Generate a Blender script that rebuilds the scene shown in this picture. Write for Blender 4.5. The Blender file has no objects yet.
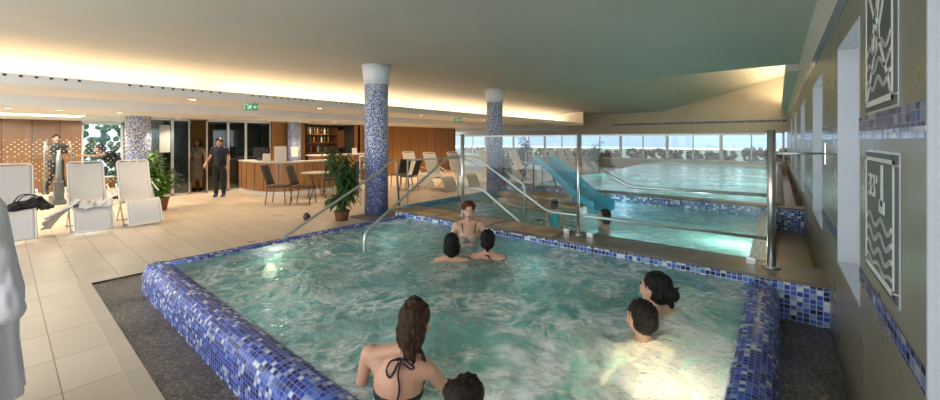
import bpy, bmesh, math, random
from mathutils import Vector, Matrix, noise, Euler
random.seed(7)
S = bpy.context.scene
COL = S.collection
PI = math.pi
V = Vector
# ------------------------------------------------------------------ materials
MATS = {}
class NT:
    def __init__(s, name):
        s.m = bpy.data.materials.new(name); s.m.use_nodes = True
        s.t = s.m.node_tree; s.n = s.t.nodes; s.l = s.t.links
        s.b = s.n['Principled BSDF']; s.out = s.n['Material Output']
        MATS[name] = s.m
    def add(s, typ, **kw):
        nd = s.n.new(typ)
        for k, v in kw.items():
            if k.startswith('i_'):
                key = k[2:]
                nd.inputs[int(key) if key.isdigit() else key.replace('_', ' ')].default_value = v
            else: setattr(nd, k, v)
        return nd
    def link(s, a, b): s.l.new(a, b)
    def math(s, op, a, b=None, clamp=False):
        nd = s.n.new('ShaderNodeMath'); nd.operation = op; nd.use_clamp = clamp
        for i, v in enumerate((a, b)):
            if v is None: continue
            if isinstance(v, (int, float)): nd.inputs[i].default_value = v
            else: s.l.new(v, nd.inputs[i])
        return nd.outputs[0]
    def mix(s, fac, a, b):
        nd = s.n.new('ShaderNodeMix'); nd.data_type = 'RGBA'
        for i, v in ((0, fac), (6, a), (7, b)):
            if isinstance(v, (int, float)): nd.inputs[i].default_value = v
            elif isinstance(v, tuple): nd.inputs[i].default_value = (*v, 1) if len(v) == 3 else v
            else: s.l.new(v, nd.inputs[i])
        return nd.outputs[2]
    def ramp(s, fac, stops, interp='LINEAR'):
        nd = s.n.new('ShaderNodeValToRGB'); nd.color_ramp.interpolation = interp
        e = nd.color_ramp.elements
        while len(e) < len(stops): e.new(0.5)
        for i, (p, c) in enumerate(stops):
            e[i].position = p; e[i].color = (*c, 1) if len(c) == 3 else c
        s.l.new(fac, nd.inputs[0]); return nd.outputs[0]
    def noise(s, scale, detail=3, vec=None, rough=.5, dist=0):
        nd = s.add('ShaderNodeTexNoise', i_Scale=scale, i_Detail=detail, i_Roughness=rough, i_Distortion=dist)
        if vec is None:
            vec = s.add('ShaderNodeTexCoord').outputs['Object']
        s.link(vec, nd.inputs['Vector']); return nd.outputs[0]
    def bump(s, h, strength=.3, dist=.01):
        nd = s.add('ShaderNodeBump', i_Strength=strength, i_Distance=dist)
        s.link(h, nd.inputs['Height']); s.link(nd.outputs[0], s.b.inputs['Normal'])

def plain(name, c, rough=.5, metal=0, var=.06, scale=8, spec=.5, bump=0):
    k = NT(name)
    n = k.noise(scale, 3)
    a = tuple(max(0, x*(1-var)) for x in c); b = tuple(min(1, x*(1+var)) for x in c)
    k.link(k.ramp(n, [(.3, a), (.7, b)]), k.b.inputs['Base Color'])
    k.b.inputs['Roughness'].default_value = rough; k.b.inputs['Metallic'].default_value = metal
    k.b.inputs['Specular IOR Level'].default_value = spec
    if bump: k.bump(k.noise(scale*6, 3), bump, .004)
    return k.m
def emis(name, c, st):
    k = NT(name); k.b.inputs['Base Color'].default_value = (*c, 1)
    k.b.inputs['Emission Color'].default_value = (*c, 1); k.b.inputs['Emission Strength'].default_value = st
    return k.m
def mosaic(name, size, stops, grout=(.55, .58, .62), zbias=0, rough=.18, gw=.07, aspect=1.0):
    """small glass tiles laid out along the mesh's own UVs (metres)"""
    k = NT(name)
    uv = k.add('ShaderNodeUVMap').outputs[0]
    sc = k.add('ShaderNodeVectorMath', operation='MULTIPLY'); k.link(uv, sc.inputs[0]); sc.inputs[1].default_value = (1/size/aspect, 1/size, 1)
    fl = k.add('ShaderNodeVectorMath', operation='FLOOR'); k.link(sc.outputs[0], fl.inputs[0])
    fr = k.add('ShaderNodeVectorMath', operation='FRACTION'); k.link(sc.outputs[0], fr.inputs[0])
    wn = k.add('ShaderNodeTexWhiteNoise', noise_dimensions='3D'); k.link(fl.outputs[0], wn.inputs['Vector'])
    val = wn.outputs['Value']
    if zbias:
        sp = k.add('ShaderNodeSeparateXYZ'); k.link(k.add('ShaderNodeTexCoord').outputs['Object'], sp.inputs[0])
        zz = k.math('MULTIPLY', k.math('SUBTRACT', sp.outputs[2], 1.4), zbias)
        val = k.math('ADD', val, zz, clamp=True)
    col = k.ramp(val, stops, 'CONSTANT')
    sx = k.add('ShaderNodeSeparateXYZ'); k.link(fr.outputs[0], sx.inputs[0])
    ex = k.math('MINIMUM', sx.outputs[0], k.math('SUBTRACT', 1, sx.outputs[0]))
    ey = k.math('MINIMUM', sx.outputs[1], k.math('SUBTRACT', 1, sx.outputs[1]))
    e = k.math('LESS_THAN', k.math('MINIMUM', ex, ey), gw)
    k.link(k.mix(e, col, grout), k.b.inputs['Base Color'])
    k.link(k.math('ADD', k.math('MULTIPLY', e, .5), rough), k.b.inputs['Roughness'])
    k.bump(k.math('SUBTRACT', 1, e), .25, .002)
    return k.m
def gridtile(name, sx_, sy_, base, grout, var=.05, rough=.35, off=(0, 0), gw=.004, axis='XY', tint=None):
    k = NT(name)
    co = k.add('ShaderNodeTexCoord').outputs['Object']
    sp = k.add('ShaderNodeSeparateXYZ'); k.link(co, sp.inputs[0])
    ia, ib = {'XY': (0, 1), 'YZ': (1, 2), 'XZ': (0, 2)}[axis]
    u = k.math('DIVIDE', k.math('ADD', sp.outputs[ia], off[0]), sx_)
    v = k.math('DIVIDE', k.math('ADD', sp.outputs[ib], off[1]), sy_)
    fu, fv = k.math('FRACT', u), k.math('FRACT', v)
    eu = k.math('LESS_THAN', fu, gw/sx_); ev = k.math('LESS_THAN', fv, gw/sy_)
    e = k.math('MAXIMUM', eu, ev)
    cb = k.add('ShaderNodeCombineXYZ'); k.link(k.math('FLOOR', u), cb.inputs[0]); k.link(k.math('FLOOR', v), cb.inputs[1])
    wn = k.add('ShaderNodeTexWhiteNoise', noise_dimensions='3D'); k.link(cb.outputs[0], wn.inputs['Vector'])
    n = k.math('ADD', k.math('MULTIPLY', wn.outputs['Value'], .5), k.math('MULTIPLY', k.noise(3, 5), .5))
    a = tuple(x*(1-var) for x in base); b = tuple(min(1, x*(1+var)) for x in (tint or base))
    k.link(k.mix(e, k.ramp(n, [(.2, a), (.8, b)]), grout), k.b.inputs['Base Color'])
    k.link(k.math('ADD', k.math('MULTIPLY', k.noise(2.2, 4), .25), rough-.1), k.b.inputs['Roughness'])
    k.bump(k.math('SUBTRACT', 1, e), .15, .002)
    return k.m
def wood(name, c, dark=.6, axis='Z', plank=.18, pax=1, rough=.35):
    k = NT(name)
    co = k.add('ShaderNodeTexCoord').outputs['Object']
    mp = k.add('ShaderNodeVectorMath', operation='MULTIPLY'); k.link(co, mp.inputs[0])
    mp.inputs[1].default_value = {'Z': (9, 9, .7), 'X': (.7, 9, 9), 'Y': (9, .7, 9)}[axis]
    n = k.noise(1.6, 6, mp.outputs[0], .6, .6)
    sp = k.add('ShaderNodeSeparateXYZ'); k.link(co, sp.inputs[0])
    u = k.math('DIVIDE', sp.outputs[pax], plank)
    e = k.math('LESS_THAN', k.math('FRACT', u), .05)
    wn = k.add('ShaderNodeTexWhiteNoise', noise_dimensions='1D'); k.link(k.math('FLOOR', u), wn.inputs['W'])
    f = k.math('ADD', k.math('MULTIPLY', n, .7), k.math('MULTIPLY', wn.outputs['Value'], .3))
    d = tuple(x*dark for x in c)
    col = k.ramp(f, [(.25, d), (.75, c)])
    k.link(k.mix(e, col, tuple(x*.3 for x in c)), k.b.inputs['Base Color'])
    k.b.inputs['Roughness'].default_value = rough
    return k.m

def water(name, body, foamc, foam=0.0, jets=None, wave=4.0, turbid=.55, bst=.5, clear=(.72, .93, .92), ior=1.33):
    k = NT(name); n = k.n
    co = k.add('ShaderNodeTexCoord').outputs['Object']
    mp = k.add('ShaderNodeMapping'); k.link(co, mp.inputs[0]); mp.inputs['Rotation'].default_value = (0, 0, .6)
    big = k.noise(1.3, 3, mp.outputs[0], .55, .6)
    col = k.ramp(big, [(.3, tuple(x*.72 for x in body)), (.7, tuple(min(1, x*1.25) for x in body))])
    fac = None
    if foam:
        def streak(sc, dist, gain, pw):
            st = k.noise(sc, 4.5, mp.outputs[0], .52, dist)
            r = k.math('SUBTRACT', 1, k.math('MULTIPLY', k.math('ABSOLUTE', k.math('SUBTRACT', st, .5)), gain), clamp=True)
            return k.math('POWER', r, pw)
        ridge = k.math('MAXIMUM', streak(1.25, 2.2, 13, 1.2), k.math('MULTIPLY', streak(2.7, 1.6, 11, 1.3), .75))
        ridge = k.math('MULTIPLY', ridge, k.ramp(k.noise(1.1, 2, mp.outputs[0]), [(.42, (.08, .08, .08)), (.56, (1, 1, 1))]))
        # foam is thick where the air jets break the surface
        sp = k.add('ShaderNodeSeparateXYZ'); k.link(co, sp.inputs[0])
        acc = None
        for (jx, jy, jr, js) in jets:
            dx = k.math('SUBTRACT', sp.outputs[0], jx); dy = k.math('SUBTRACT', sp.outputs[1], jy)
            d = k.math('SQRT', k.math('ADD', k.math('MULTIPLY', dx, dx), k.math('MULTIPLY', dy, dy)))
            g = k.math('MULTIPLY', k.math('SUBTRACT', 1, k.math('DIVIDE', d, jr), clamp=True), js)
            acc = g if acc is None else k.math('MAXIMUM', acc, g)
        col = k.mix(k.math('MULTIPLY', acc, .75, clamp=True), col, (.36, .58, .52))
        n1 = k.noise(1.7, 6, mp.outputs[0], .58, 1.9)
        jet = k.math('MULTIPLY', k.math('SUBTRACT', k.math('ADD', n1, k.math('MULTIPLY', acc, .36)), .645), 7, clamp=True)
        fac = k.math('MAXIMUM', k.math('MULTIPLY', ridge, foam), jet)
        fac = k.math('MULTIPLY', fac, .9, clamp=True)
        col = k.mix(fac, col, foamc)
    dif = k.add('ShaderNodeBsdfDiffuse'); k.link(col, dif.inputs[0])
    tra = k.add('ShaderNodeBsdfTranslucent'); k.link(col, tra.inputs[0])
    m1 = k.add('ShaderNodeMixShader'); m1.inputs[0].default_value = .42
    if fac is not None: k.link(k.math('MULTIPLY', k.math('SUBTRACT', 1.25, fac), .34), m1.inputs[0])
    k.link(dif.outputs[0], m1.inputs[1]); k.link(tra.outputs[0], m1.inputs[2])
    clr = k.add('ShaderNodeBsdfTransparent'); clr.inputs[0].default_value = (*clear, 1)
    m2 = k.add('ShaderNodeMixShader'); k.link(clr.outputs[0], m2.inputs[1]); k.link(m1.outputs[0], m2.inputs[2])
    if fac is None: m2.inputs[0].default_value = turbid
    else: k.link(k.math('MAXIMUM', fac, turbid), m2.inputs[0])
    gl = k.add('ShaderNodeBsdfGlossy', i_Roughness=.06); gl.inputs[0].default_value = (1, 1, 1, 1)
    fr = k.add('ShaderNodeFresnel', i_IOR=ior)
    h = k.math('ADD', k.noise(wave, 4, mp.outputs[0], .55, .8), k.math('MULTIPLY', k.noise(wave*4, 3, mp.outputs[0]), .25))
    bp = k.add('ShaderNodeBump', i_Strength=bst, i_Distance=.09); k.link(h, bp.inputs['Height'])
    for q in (gl, fr): k.link(bp.outputs[0], q.inputs['Normal'])
    bq = k.add('ShaderNodeBump', i_Strength=bst*.35, i_Distance=.05); k.link(h, bq.inputs['Height']); k.link(bq.outputs[0], dif.inputs['Normal'])
    m3 = k.add('ShaderNodeMixShader'); k.link(fr.outputs[0], m3.inputs[0]); k.link(m2.outputs[0], m3.inputs[1]); k.link(gl.outputs[0], m3.inputs[2])
    k.link(m3.outputs[0], k.out.inputs['Surface'])
    return k.m
def glass(name, tint=(.93, .98, .97), ior=1.45, rough=0.0, boost=1.0):
    k = NT(name)
    tr = k.add('ShaderNodeBsdfTransparent'); tr.inputs[0].default_value = (*tint, 1)
    gl = k.add('ShaderNodeBsdfGlossy', i_Roughness=rough)
    fr = k.add('ShaderNodeFresnel', i_IOR=ior)
    m = k.add('ShaderNodeMixShader'); k.link(k.math('MULTIPLY', fr.outputs[0], boost, clamp=True), m.inputs[0])
    k.link(tr.outputs[0], m.inputs[1]); k.link(gl.outputs[0], m.inputs[2]); k.link(m.outputs[0], k.out.inputs['Surface'])
    return k.m

BL = [(0, (.008, .02, .13)), (.2, (.018, .05, .34)), (.45, (.035, .10, .48)), (.66, (.10, .17, .52)), (.78, (.28, .34, .58)), (.88, (.58, .62, .70))]
mosaic('rim_mosaic', .03, BL, grout=(.2, .22, .36), aspect=1.3)
mosaic('edge_mosaic', .045, [(0, (.01, .02, .1)), (.2, (.03, .07, .38)), (.45, (.06, .16, .55)), (.7, (.25, .36, .6)), (.82, (.7, .76, .8))], grout=(.5, .55, .6))
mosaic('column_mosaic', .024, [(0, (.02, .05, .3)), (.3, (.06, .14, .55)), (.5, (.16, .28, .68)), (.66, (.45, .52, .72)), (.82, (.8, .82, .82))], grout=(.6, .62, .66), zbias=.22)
mosaic('band_mosaic', .040, [(0, (.012, .02, .10)), (.25, (.03, .05, .24)), (.5, (.07, .11, .34)), (.72, (.2, .26, .42)), (.88, (.42, .42, .42))], grout=(.2, .2, .2), aspect=1.5)
mosaic('pale_mosaic', .026, [(0, (.15, .2, .42)), (.3, (.3, .38, .58)), (.55, (.45, .52, .66)), (.8, (.62, .66, .7))], grout=(.35, .35, .38), aspect=2)
mosaic('pool_tile', .15, [(0, (.30, .52, .55)), (.5, (.34, .57, .59)), (.8, (.38, .6, .62))], grout=(.5, .6, .6), gw=.03)
mosaic('blue_pool_tile', .15, [(0, (.08, .25, .42)), (.5, (.1, .3, .48)), (.8, (.12, .34, .5))], grout=(.2, .4, .5), gw=.03)
mosaic('white_mosaic', .03, [(0, (.3, .4, .6)), (.3, (.5, .58, .7)), (.6, (.75, .8, .82))], grout=(.7, .72, .75))
gridtile('deck_tile', .6, .33, (.66, .55, .42), (.26, .20, .14), off=(.05, -.25), rough=.3, gw=.007, tint=(.66, .55, .43))
gridtile('coping_tile', .6, 9, (.60, .50, .39), (.3, .24, .18), rough=.35)
gridtile('wall_tile', .33, 1.2, (.23, .205, .145), (.16, .14, .11), axis='YZ', off=(.17, .5), rough=.28, gw=.005, var=.06)
gridtile('brown_tile', .33, .33, (.34, .2, .1), (.16, .1, .06), rough=.3)
gridtile('upper_wall_tile', .6, .6, (.55, .5, .42), (.45, .4, .33), axis='XZ', rough=.5, gw=.004)
plain('plaster', (.45, .44, .38), .7, var=.03, scale=1.2)
plain('soffit_paint', (.82, .77, .70), .6, var=.02)
plain('white_paint', (.78, .76, .72), .45, var=.02)
plain('wall_paint', (.58, .54, .47), .6, var=.03)
plain('column_cap', (.75, .75, .74), .4, var=.02)
plain('jamb_white', (.5, .51, .53), .35, var=.04, scale=3)
k = NT('aggregate')
vo = k.add('ShaderNodeTexVoronoi', i_Scale=70); k.link(k.add('ShaderNodeTexCoord').outputs['Object'], vo.inputs['Vector'])
k.link(k.ramp(vo.outputs['Color'], [(.2, (.045, .04, .033)), (.6, (.12, .1, .08)), (.9, (.26, .23, .19))]), k.b.inputs['Base Color'])
k.link(k.ramp(k.noise(1.6, 4), [(.4, (.2, .2, .2)), (.65, (.55, .55, .55))]), k.b.inputs['Roughness'])
k.bump(vo.outputs['Distance'], .5, .006)
k = NT('walkway_stone')
c0 = k.ramp(k.noise(2.5, 6), [(.3, (.09, .075, .06)), (.55, (.19, .15, .11)), (.75, (.32, .24, .165))])
k.link(c0, k.b.inputs['Base Color']); k.b.inputs['Roughness'].default_value = .35; k.bump(k.noise(30, 4), .2, .004)
k = NT('orange_stone')
c0 = k.ramp(k.noise(4, 6), [(.3, (.2, .12, .06)), (.55, (.48, .3, .15)), (.75, (.62, .45, .26))])
k.link(c0, k.b.inputs['Base Color']); k.b.inputs['Roughness'].default_value = .35; k.bump(k.noise(22, 4), .3, .006)
wood('wall_wood', (.44, .21, .055), .55, 'Z', .55, 1, .3)
wood('gym_wood', (.24, .11, .045), .7, 'Z', .6, 1, .35)
wood('counter_wood', (.48, .24, .09), .6, 'Z', .42, 1, .3)
wood('counter_wood_x', (.38, .17, .06), .6, 'Z', .42, 0, .3)
plain('counter_top', (.6, .57, .5), .3)
plain('white_sling', (.60, .59, .575), .75, var=.03, scale=40, bump=.2)
plain('beige_sling', (.66, .60, .50), .75, var=.03, scale=40, bump=.2)
plain('white_metal', (.75, .74, .72), .35)
plain('towel', (.74, .73, .71), .95, var=.04, scale=60, bump=.6)
plain('robe', (.82, .80, .83), .95, var=.03, scale=35, bump=.3)
plain('black_fabric', (.012, .012, .014), .7, bump=.3)
plain('steel', (.78, .78, .77), .33, metal=1, var=.03)
plain('dark_metal', (.06, .06, .06), .4, metal=.6)
plain('grey_plastic', (.12, .12, .13), .45)
plain('silver_plastic', (.3, .31, .33), .35, metal=.3)
plain('terracotta', (.28, .1, .06), .7)
plain('purple_glaze', (.08, .03, .05), .3)
plain('soil', (.05, .035, .02), .95)
plain('slide_blue', (.05, .50, .72), .28, var=.04)
plain('teal_fabric', (.03, .38, .42), .6)
plain('dark_wicker', (.035, .028, .025), .6, var=.3, scale=60, bump=.4)
plain('wicker_leg', (.1, .07, .05), .5)
plain('table_top', (.55, .47, .36), .35)
plain('skin', (.62, .33, .21), .48, var=.08, scale=6)
plain('pale_skin', (.66, .38, .26), .48, var=.06, scale=6)
plain('tan_skin', (.46, .23, .13), .48, var=.08, scale=6)
plain('hair_black', (.010, .008, .008), .38, var=.4, scale=60, bump=.8, spec=.2)
plain('hair_brown', (.045, .02, .010), .4, var=.5, scale=60, bump=.8, spec=.2)
plain('hair_red', (.10, .03, .014), .45, var=.5, scale=60, bump=.8, spec=.2)
plain('hair_dark', (.022, .014, .010), .42, var=.5, scale=60, bump=.8, spec=.2)
plain('swim_black', (.01, .01, .012), .6)
plain('swim_grey', (.3, .27, .24), .6)
plain('cloth_black', (.015, .016, .022), .8)
plain('cloth_navy', (.02, .025, .05), .8)
plain('cloth_grey', (.07, .07, .08), .8)
plain('cloth_cream', (.32, .28, .23), .8)
plain('eye_white', (.7, .7, .68), .2)
plain('eye_dark', (.03, .02, .015), .2)
plain('lips', (.42, .12, .1), .4)
plain('shoe_blue', (.03, .06, .4), .5)
plain('dark_room', (.045, .045, .045), .7)
plain('room_grey', (.16, .17, .16), .7)
plain('leaf', (.05, .12, .03), .45, var=.4, scale=9)
plain('leaf_light', (.11, .24, .04), .45, var=.4, scale=9)
plain('stem', (.12, .08, .04), .8)
plain('hedge', (.15, .10, .07), .9, var=.2, scale=5)
plain('hedge_green', (.14, .26, .15), .9, var=.4, scale=5)
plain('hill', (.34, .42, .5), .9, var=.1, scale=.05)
plain('grass', (.2, .22, .12), .9)
plain('sign_white', (.62, .62, .58), .5)
plain('sign_plate', (.075, .08, .07), .45)
plain('clear_edge', (.5, .55, .55), .2)
plain('paper', (.75, .7, .62), .7)
plain('bottle_dark', (.03, .015, .008), .12)
plain('bottle_amber', (.3, .1, .02), .12)
plain('bottle_green', (.02, .08, .03), .12)
plain('glassware', (.5, .5, .5), .1)
plain('dot_white', (.82, .76, .64), .5)
plain('frost_white', (.42, .45, .43), .5)
emis('led_warm', (1, .74, .50), 4)
emis('lamp_warm', (1, .88, .68), 9)
emis('panel_warm', (1, .83, .58), 2.2)
emis('exit_green', (.05, .25, .1), .35)
emis('exit_white', (.8, 1, .85), .5)
emis('pool_lamp', (1, .9, .65), 2)
glass('clear_glass', (.94, .985, .98), 1.5, boost=.45)
glass('door_glass', (.55, .62, .60), 1.5, boost=1.6)
glass('window_glass', (.95, .97, .98), 1.4)
glass('sign_glass', (.8, .84, .82), 1.45)
JETS = [(-1.12, 2.0, .85, .95), (-.55, 2.4, .95, 1.1), (-.4, 2.95, .8, .9), (-1.35, 1.7, .6, .8), (-.3, 1.7, .9, .9), (-2.0, 2.6, .8, .42), (-1.6, 3.6, .8, .40), (-3.9, 2.2, 1.7, .34), (-2.3, 1.5, .6, .5)]
water('whirl_water', (.14, .37, .37), (.94, .94, .91), 1.0, JETS, 5.5, .76, .8, (.62, .90, .86))
water('shallow_water', (.30, .68, .64), (.8, .9, .88), 0, None, 4, .55, .5, (.8, .95, .93), 1.22)
water('lap_water', (.17, .52, .44), (.8, .9, .88), 0, None, 3, .88, .5, (.78, .95, .93), 1.16)

# ------------------------------------------------------------------ mesh helpers
def mesh_obj(name, bm, mat, parent=None, smooth=False, loc=None):
    me = bpy.data.meshes.new(name)
    bmesh.ops.recalc_face_normals(bm, faces=bm.faces[:])
    bm.to_mesh(me); bm.free()
    if smooth:
        for p in me.polygons: p.use_smooth = True
    for m in (mat if isinstance(mat, (list, tuple)) else [mat]): me.materials.append(MATS[m])
    o = bpy.data.objects.new(name, me); COL.objects.link(o)
    if parent: o.parent = parent
    if loc: o.location = loc
    return o
def tag(o, label, cat, group=None, kind=None):
    o['label'] = label; o['category'] = cat
    if group: o['group'] = group
    if kind: o['kind'] = kind
    return o
def thing(name, label, cat, loc=(0, 0, 0), rz=0, group=None):
    o = bpy.data.objects.new(name, None); COL.objects.link(o); o.empty_display_size = .1
    o.location = loc; o.rotation_euler = (0, 0, rz)
    return tag(o, label, cat, group)
def struct(o, label=None):
    o['kind'] = 'structure'
    if label: o['label'] = label
    return o
def copy_tree(o, parent=None):
    c = o.copy(); COL.objects.link(c); c.parent = parent
    for ch in list(o.children): copy_tree(ch, c)
    return c
def box(bm, x0, x1, y0, y1, z0, z1, uvs=1.0, mi=0):
    uv = bm.loops.layers.uv.verify()
    vs = [bm.verts.new((x, y, z)) for x in (x0, x1) for y in (y0, y1) for z in (z0, z1)]
    F = [((0, 1, 3, 2), 'x'), ((4, 6, 7, 5), 'x'), ((0, 4, 5, 1), 'y'), ((2, 3, 7, 6), 'y'), ((0, 2, 6, 4), 'z'), ((1, 5, 7, 3), 'z')]
    for idx, ax in F:
        f = bm.faces.new([vs[i] for i in idx]); f.material_index = mi
        for l in f.loops:
            c = l.vert.co
            l[uv].uv = {'x': (c.y, c.z), 'y': (c.x, c.z), 'z': (c.x, c.y)}[ax]
    return vs
def bbox(*a, bev=0, **k):
    bm = bmesh.new(); box(bm, *a, **k)
    if bev: bmesh.ops.bevel(bm, geom=bm.edges[:], offset=bev, segments=2, affect='EDGES', profile=.7)
    return bm
def ring_pts(c, t, r, n, up=None):
    t = t.normalized()
    up = up or (V((0, 0, 1)) if abs(t.z) < .95 else V((1, 0, 0)))
    a = t.cross(up).normalized(); b = a.cross(t).normalized()
    rx, ry = r if isinstance(r, tuple) else (r, r)
    return [c + a*rx*math.cos(2*PI*i/n) + b*ry*math.sin(2*PI*i/n) for i in range(n)]
def tube(bm, pts, r, n=10, cap=True):
    pts = [V(p) for p in pts]; rs = r if isinstance(r, list) else [r]*len(pts)
    rings = []
    for i, p in enumerate(pts):
        t = (pts[min(i+1, len(pts)-1)] - pts[max(i-1, 0)])
        rings.append([bm.verts.new(q) for q in ring_pts(p, t, rs[i], n)])
    for a, b in zip(rings, rings[1:]):
        for i in range(n):
            bm.faces.new((a[i], a[(i+1) % n], b[(i+1) % n], b[i]))
    if cap:
        bm.faces.new(rings[0][::-1]); bm.faces.new(rings[-1])
def roundpath(pts, rad=.08, n=5):
    pts = [V(p) for p in pts]; out = [pts[0]]
    for a, b, c in zip(pts, pts[1:], pts[2:]):
        d1 = (a-b); d2 = (c-b); r = min(rad, d1.length*.45, d2.length*.45)
        p, q = b+d1.normalized()*r, b+d2.normalized()*r
        for i in range(n+1):
            t = i/n; out.append(p.lerp(b, t).lerp(b.lerp(q, t), t))
    out.append(pts[-1]); return out
def lathe(bm, prof, n=24, c=(0, 0), uvmode=False, close=True):
    uv = bm.loops.layers.uv.verify()
    rings = [[bm.verts.new((c[0]+r*math.cos(2*PI*i/n), c[1]+r*math.sin(2*PI*i/n), z)) for i in range(n)] for r, z in prof]
    for k_, (a, b) in enumerate(zip(rings, rings[1:])):
        R = max(prof[k_][0], .01)
        for i in range(n):
            f = bm.faces.new((a[i], a[(i+1) % n], b[(i+1) % n], b[i]))
            us = [2*PI*R*i/n, 2*PI*R*(i+1)/n]
            for l, (u, w) in zip(f.loops, ((us[0], prof[k_][1]), (us[1], prof[k_][1]), (us[1], prof[k_+1][1]), (us[0], prof[k_+1][1]))):
                l[uv].uv = (u, w)
    if close:
        bm.faces.new(rings[0][::-1]); bm.faces.new(rings[-1])
def ellipsoid(bm, c, r, rot=None, n=14):
    M = Matrix.Translation(V(c)) @ (rot.to_matrix().to_4x4() if rot else Matrix()) @ Matrix.Diagonal((*r, 1))
    bmesh.ops.create_uvsphere(bm, u_segments=n, v_segments=max(6, n*2//3), radius=1, matrix=M)
def capsule(bm, a, b, ra, rb, n=12):
    """tapered limb with round ends"""
    a, b = V(a), V(b); d = (b-a); L = d.length
    if L < 1e-5: return ellipsoid(bm, a, (ra, ra, ra))
    u = d/L; pts = []; rs = []
    for i in range(5):
        t = (i/5)*PI/2; pts.append(a-u*ra*math.cos(t)); rs.append(max(ra*math.sin(t), ra*.05))
    for i in range(4):
        t = i/3; pts.append(a.lerp(b, t)); rs.append(ra+(rb-ra)*t)
    for i in range(1, 6):
        t = (i/5)*PI/2; pts.append(b+u*rb*math.sin(t)); rs.append(max(rb*math.cos(t), rb*.05))
    tube(bm, pts, rs, n)
def blob(name, prims, mat, parent, voxel=.012, smooth=4, inflate=0, disp=0, dscale=8):
    """prims fused into one continuous surface"""
    bm = bmesh.new()
    for p in prims:
        if p[0] == 'c': capsule(bm, p[1], p[2], p[3]+inflate, p[4]+inflate)
        else:
            r = tuple(x+inflate for x in p[2]); ellipsoid(bm, p[1], r, p[3] if len(p) > 3 else None)
    me = bpy.data.meshes.new(name+'_src'); bm.to_mesh(me); bm.free()
    t = bpy.data.objects.new(name+'_src', me); COL.objects.link(t)
    m = t.modifiers.new('r', 'REMESH'); m.mode = 'VOXEL'; m.voxel_size = voxel; m.use_smooth_shade = True
    s = t.modifiers.new('s', 'SMOOTH'); s.iterations = smooth; s.factor = .5
    dg = bpy.context.evaluated_depsgraph_get()
    out = bpy.data.meshes.new_from_object(t.evaluated_get(dg)); out.name = name
    bpy.data.objects.remove(t); bpy.data.meshes.remove(me)
    if disp:
        for v in out.vertices:
            q = v.co*dscale; v.co += v.normal*disp*noise.noise(V((q.x*3, q.y*3, q.z)))
    out.materials.clear(); out.materials.append(MATS[mat])
    for p in out.polygons: p.use_smooth = True
    o = bpy.data.objects.new(name, out); COL.objects.link(o); o.parent = parent
    return o

# ------------------------------------------------------------------ people
def hand(pr, w, d, side, s=1.0, curl=.25, r=.0085):
    """palm, four fingers and a thumb continuing the forearm direction d"""
    d = V(d).normalized(); up = V((0, 0, 1)) if abs(d.z) < .9 else V((0, 1, 0))
    a = d.cross(up).normalized(); b = a.cross(d).normalized()
    w = V(w)
    for q in (-.026, -.009, .009, .026):
        pr.append(('c', w+a*q*.7*s, w+d*.085*s+a*q*s, .015*s, .012*s))
    for q, L in ((-.03, .062), (-.0105, .076), (.0105, .082), (.031, .072)):
        p0 = w+d*.088*s+a*q*s; p1 = p0+(d-b*curl).normalized()*L*.55*s; p2 = p1+(d-b*curl*2.5).normalized()*L*.5*s
        pr.append(('c', p0, p1, r*s, r*.95*s)); pr.append(('c', p1, p2, r*.95*s, r*.8*s))
    t0 = w+d*.025*s+a*side*.03*s; t1 = t0+(d*.6+a*side*.8).normalized()*.045*s; t2 = t1+(d*.9+a*side*.2).normalized()*.035*s
    pr.append(('c', t0, t1, .012*s, .010*s)); pr.append(('c', t1, t2, .010*s, .008*s))
STAND = dict(pelvis=(0, 0, .95), waist=(0, .01, 1.10), chest=(0, 0, 1.28), neck=(0, -.01, 1.44), head=(0, .02, 1.59),
             sr=(.175, 0, 1.39), er=(.23, -.02, 1.12), wr=(.25, .06, .88), sl=(-.175, 0, 1.39), el=(-.23, -.02, 1.12), wl=(-.25, .06, .88),
             hr=(.085, 0, .92), kr=(.095, .02, .50), ar=(.10, -.02, .09), hl=(-.085, 0, .92), kl=(-.095, .02, .50), al=(-.10, -.02, .09))
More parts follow.
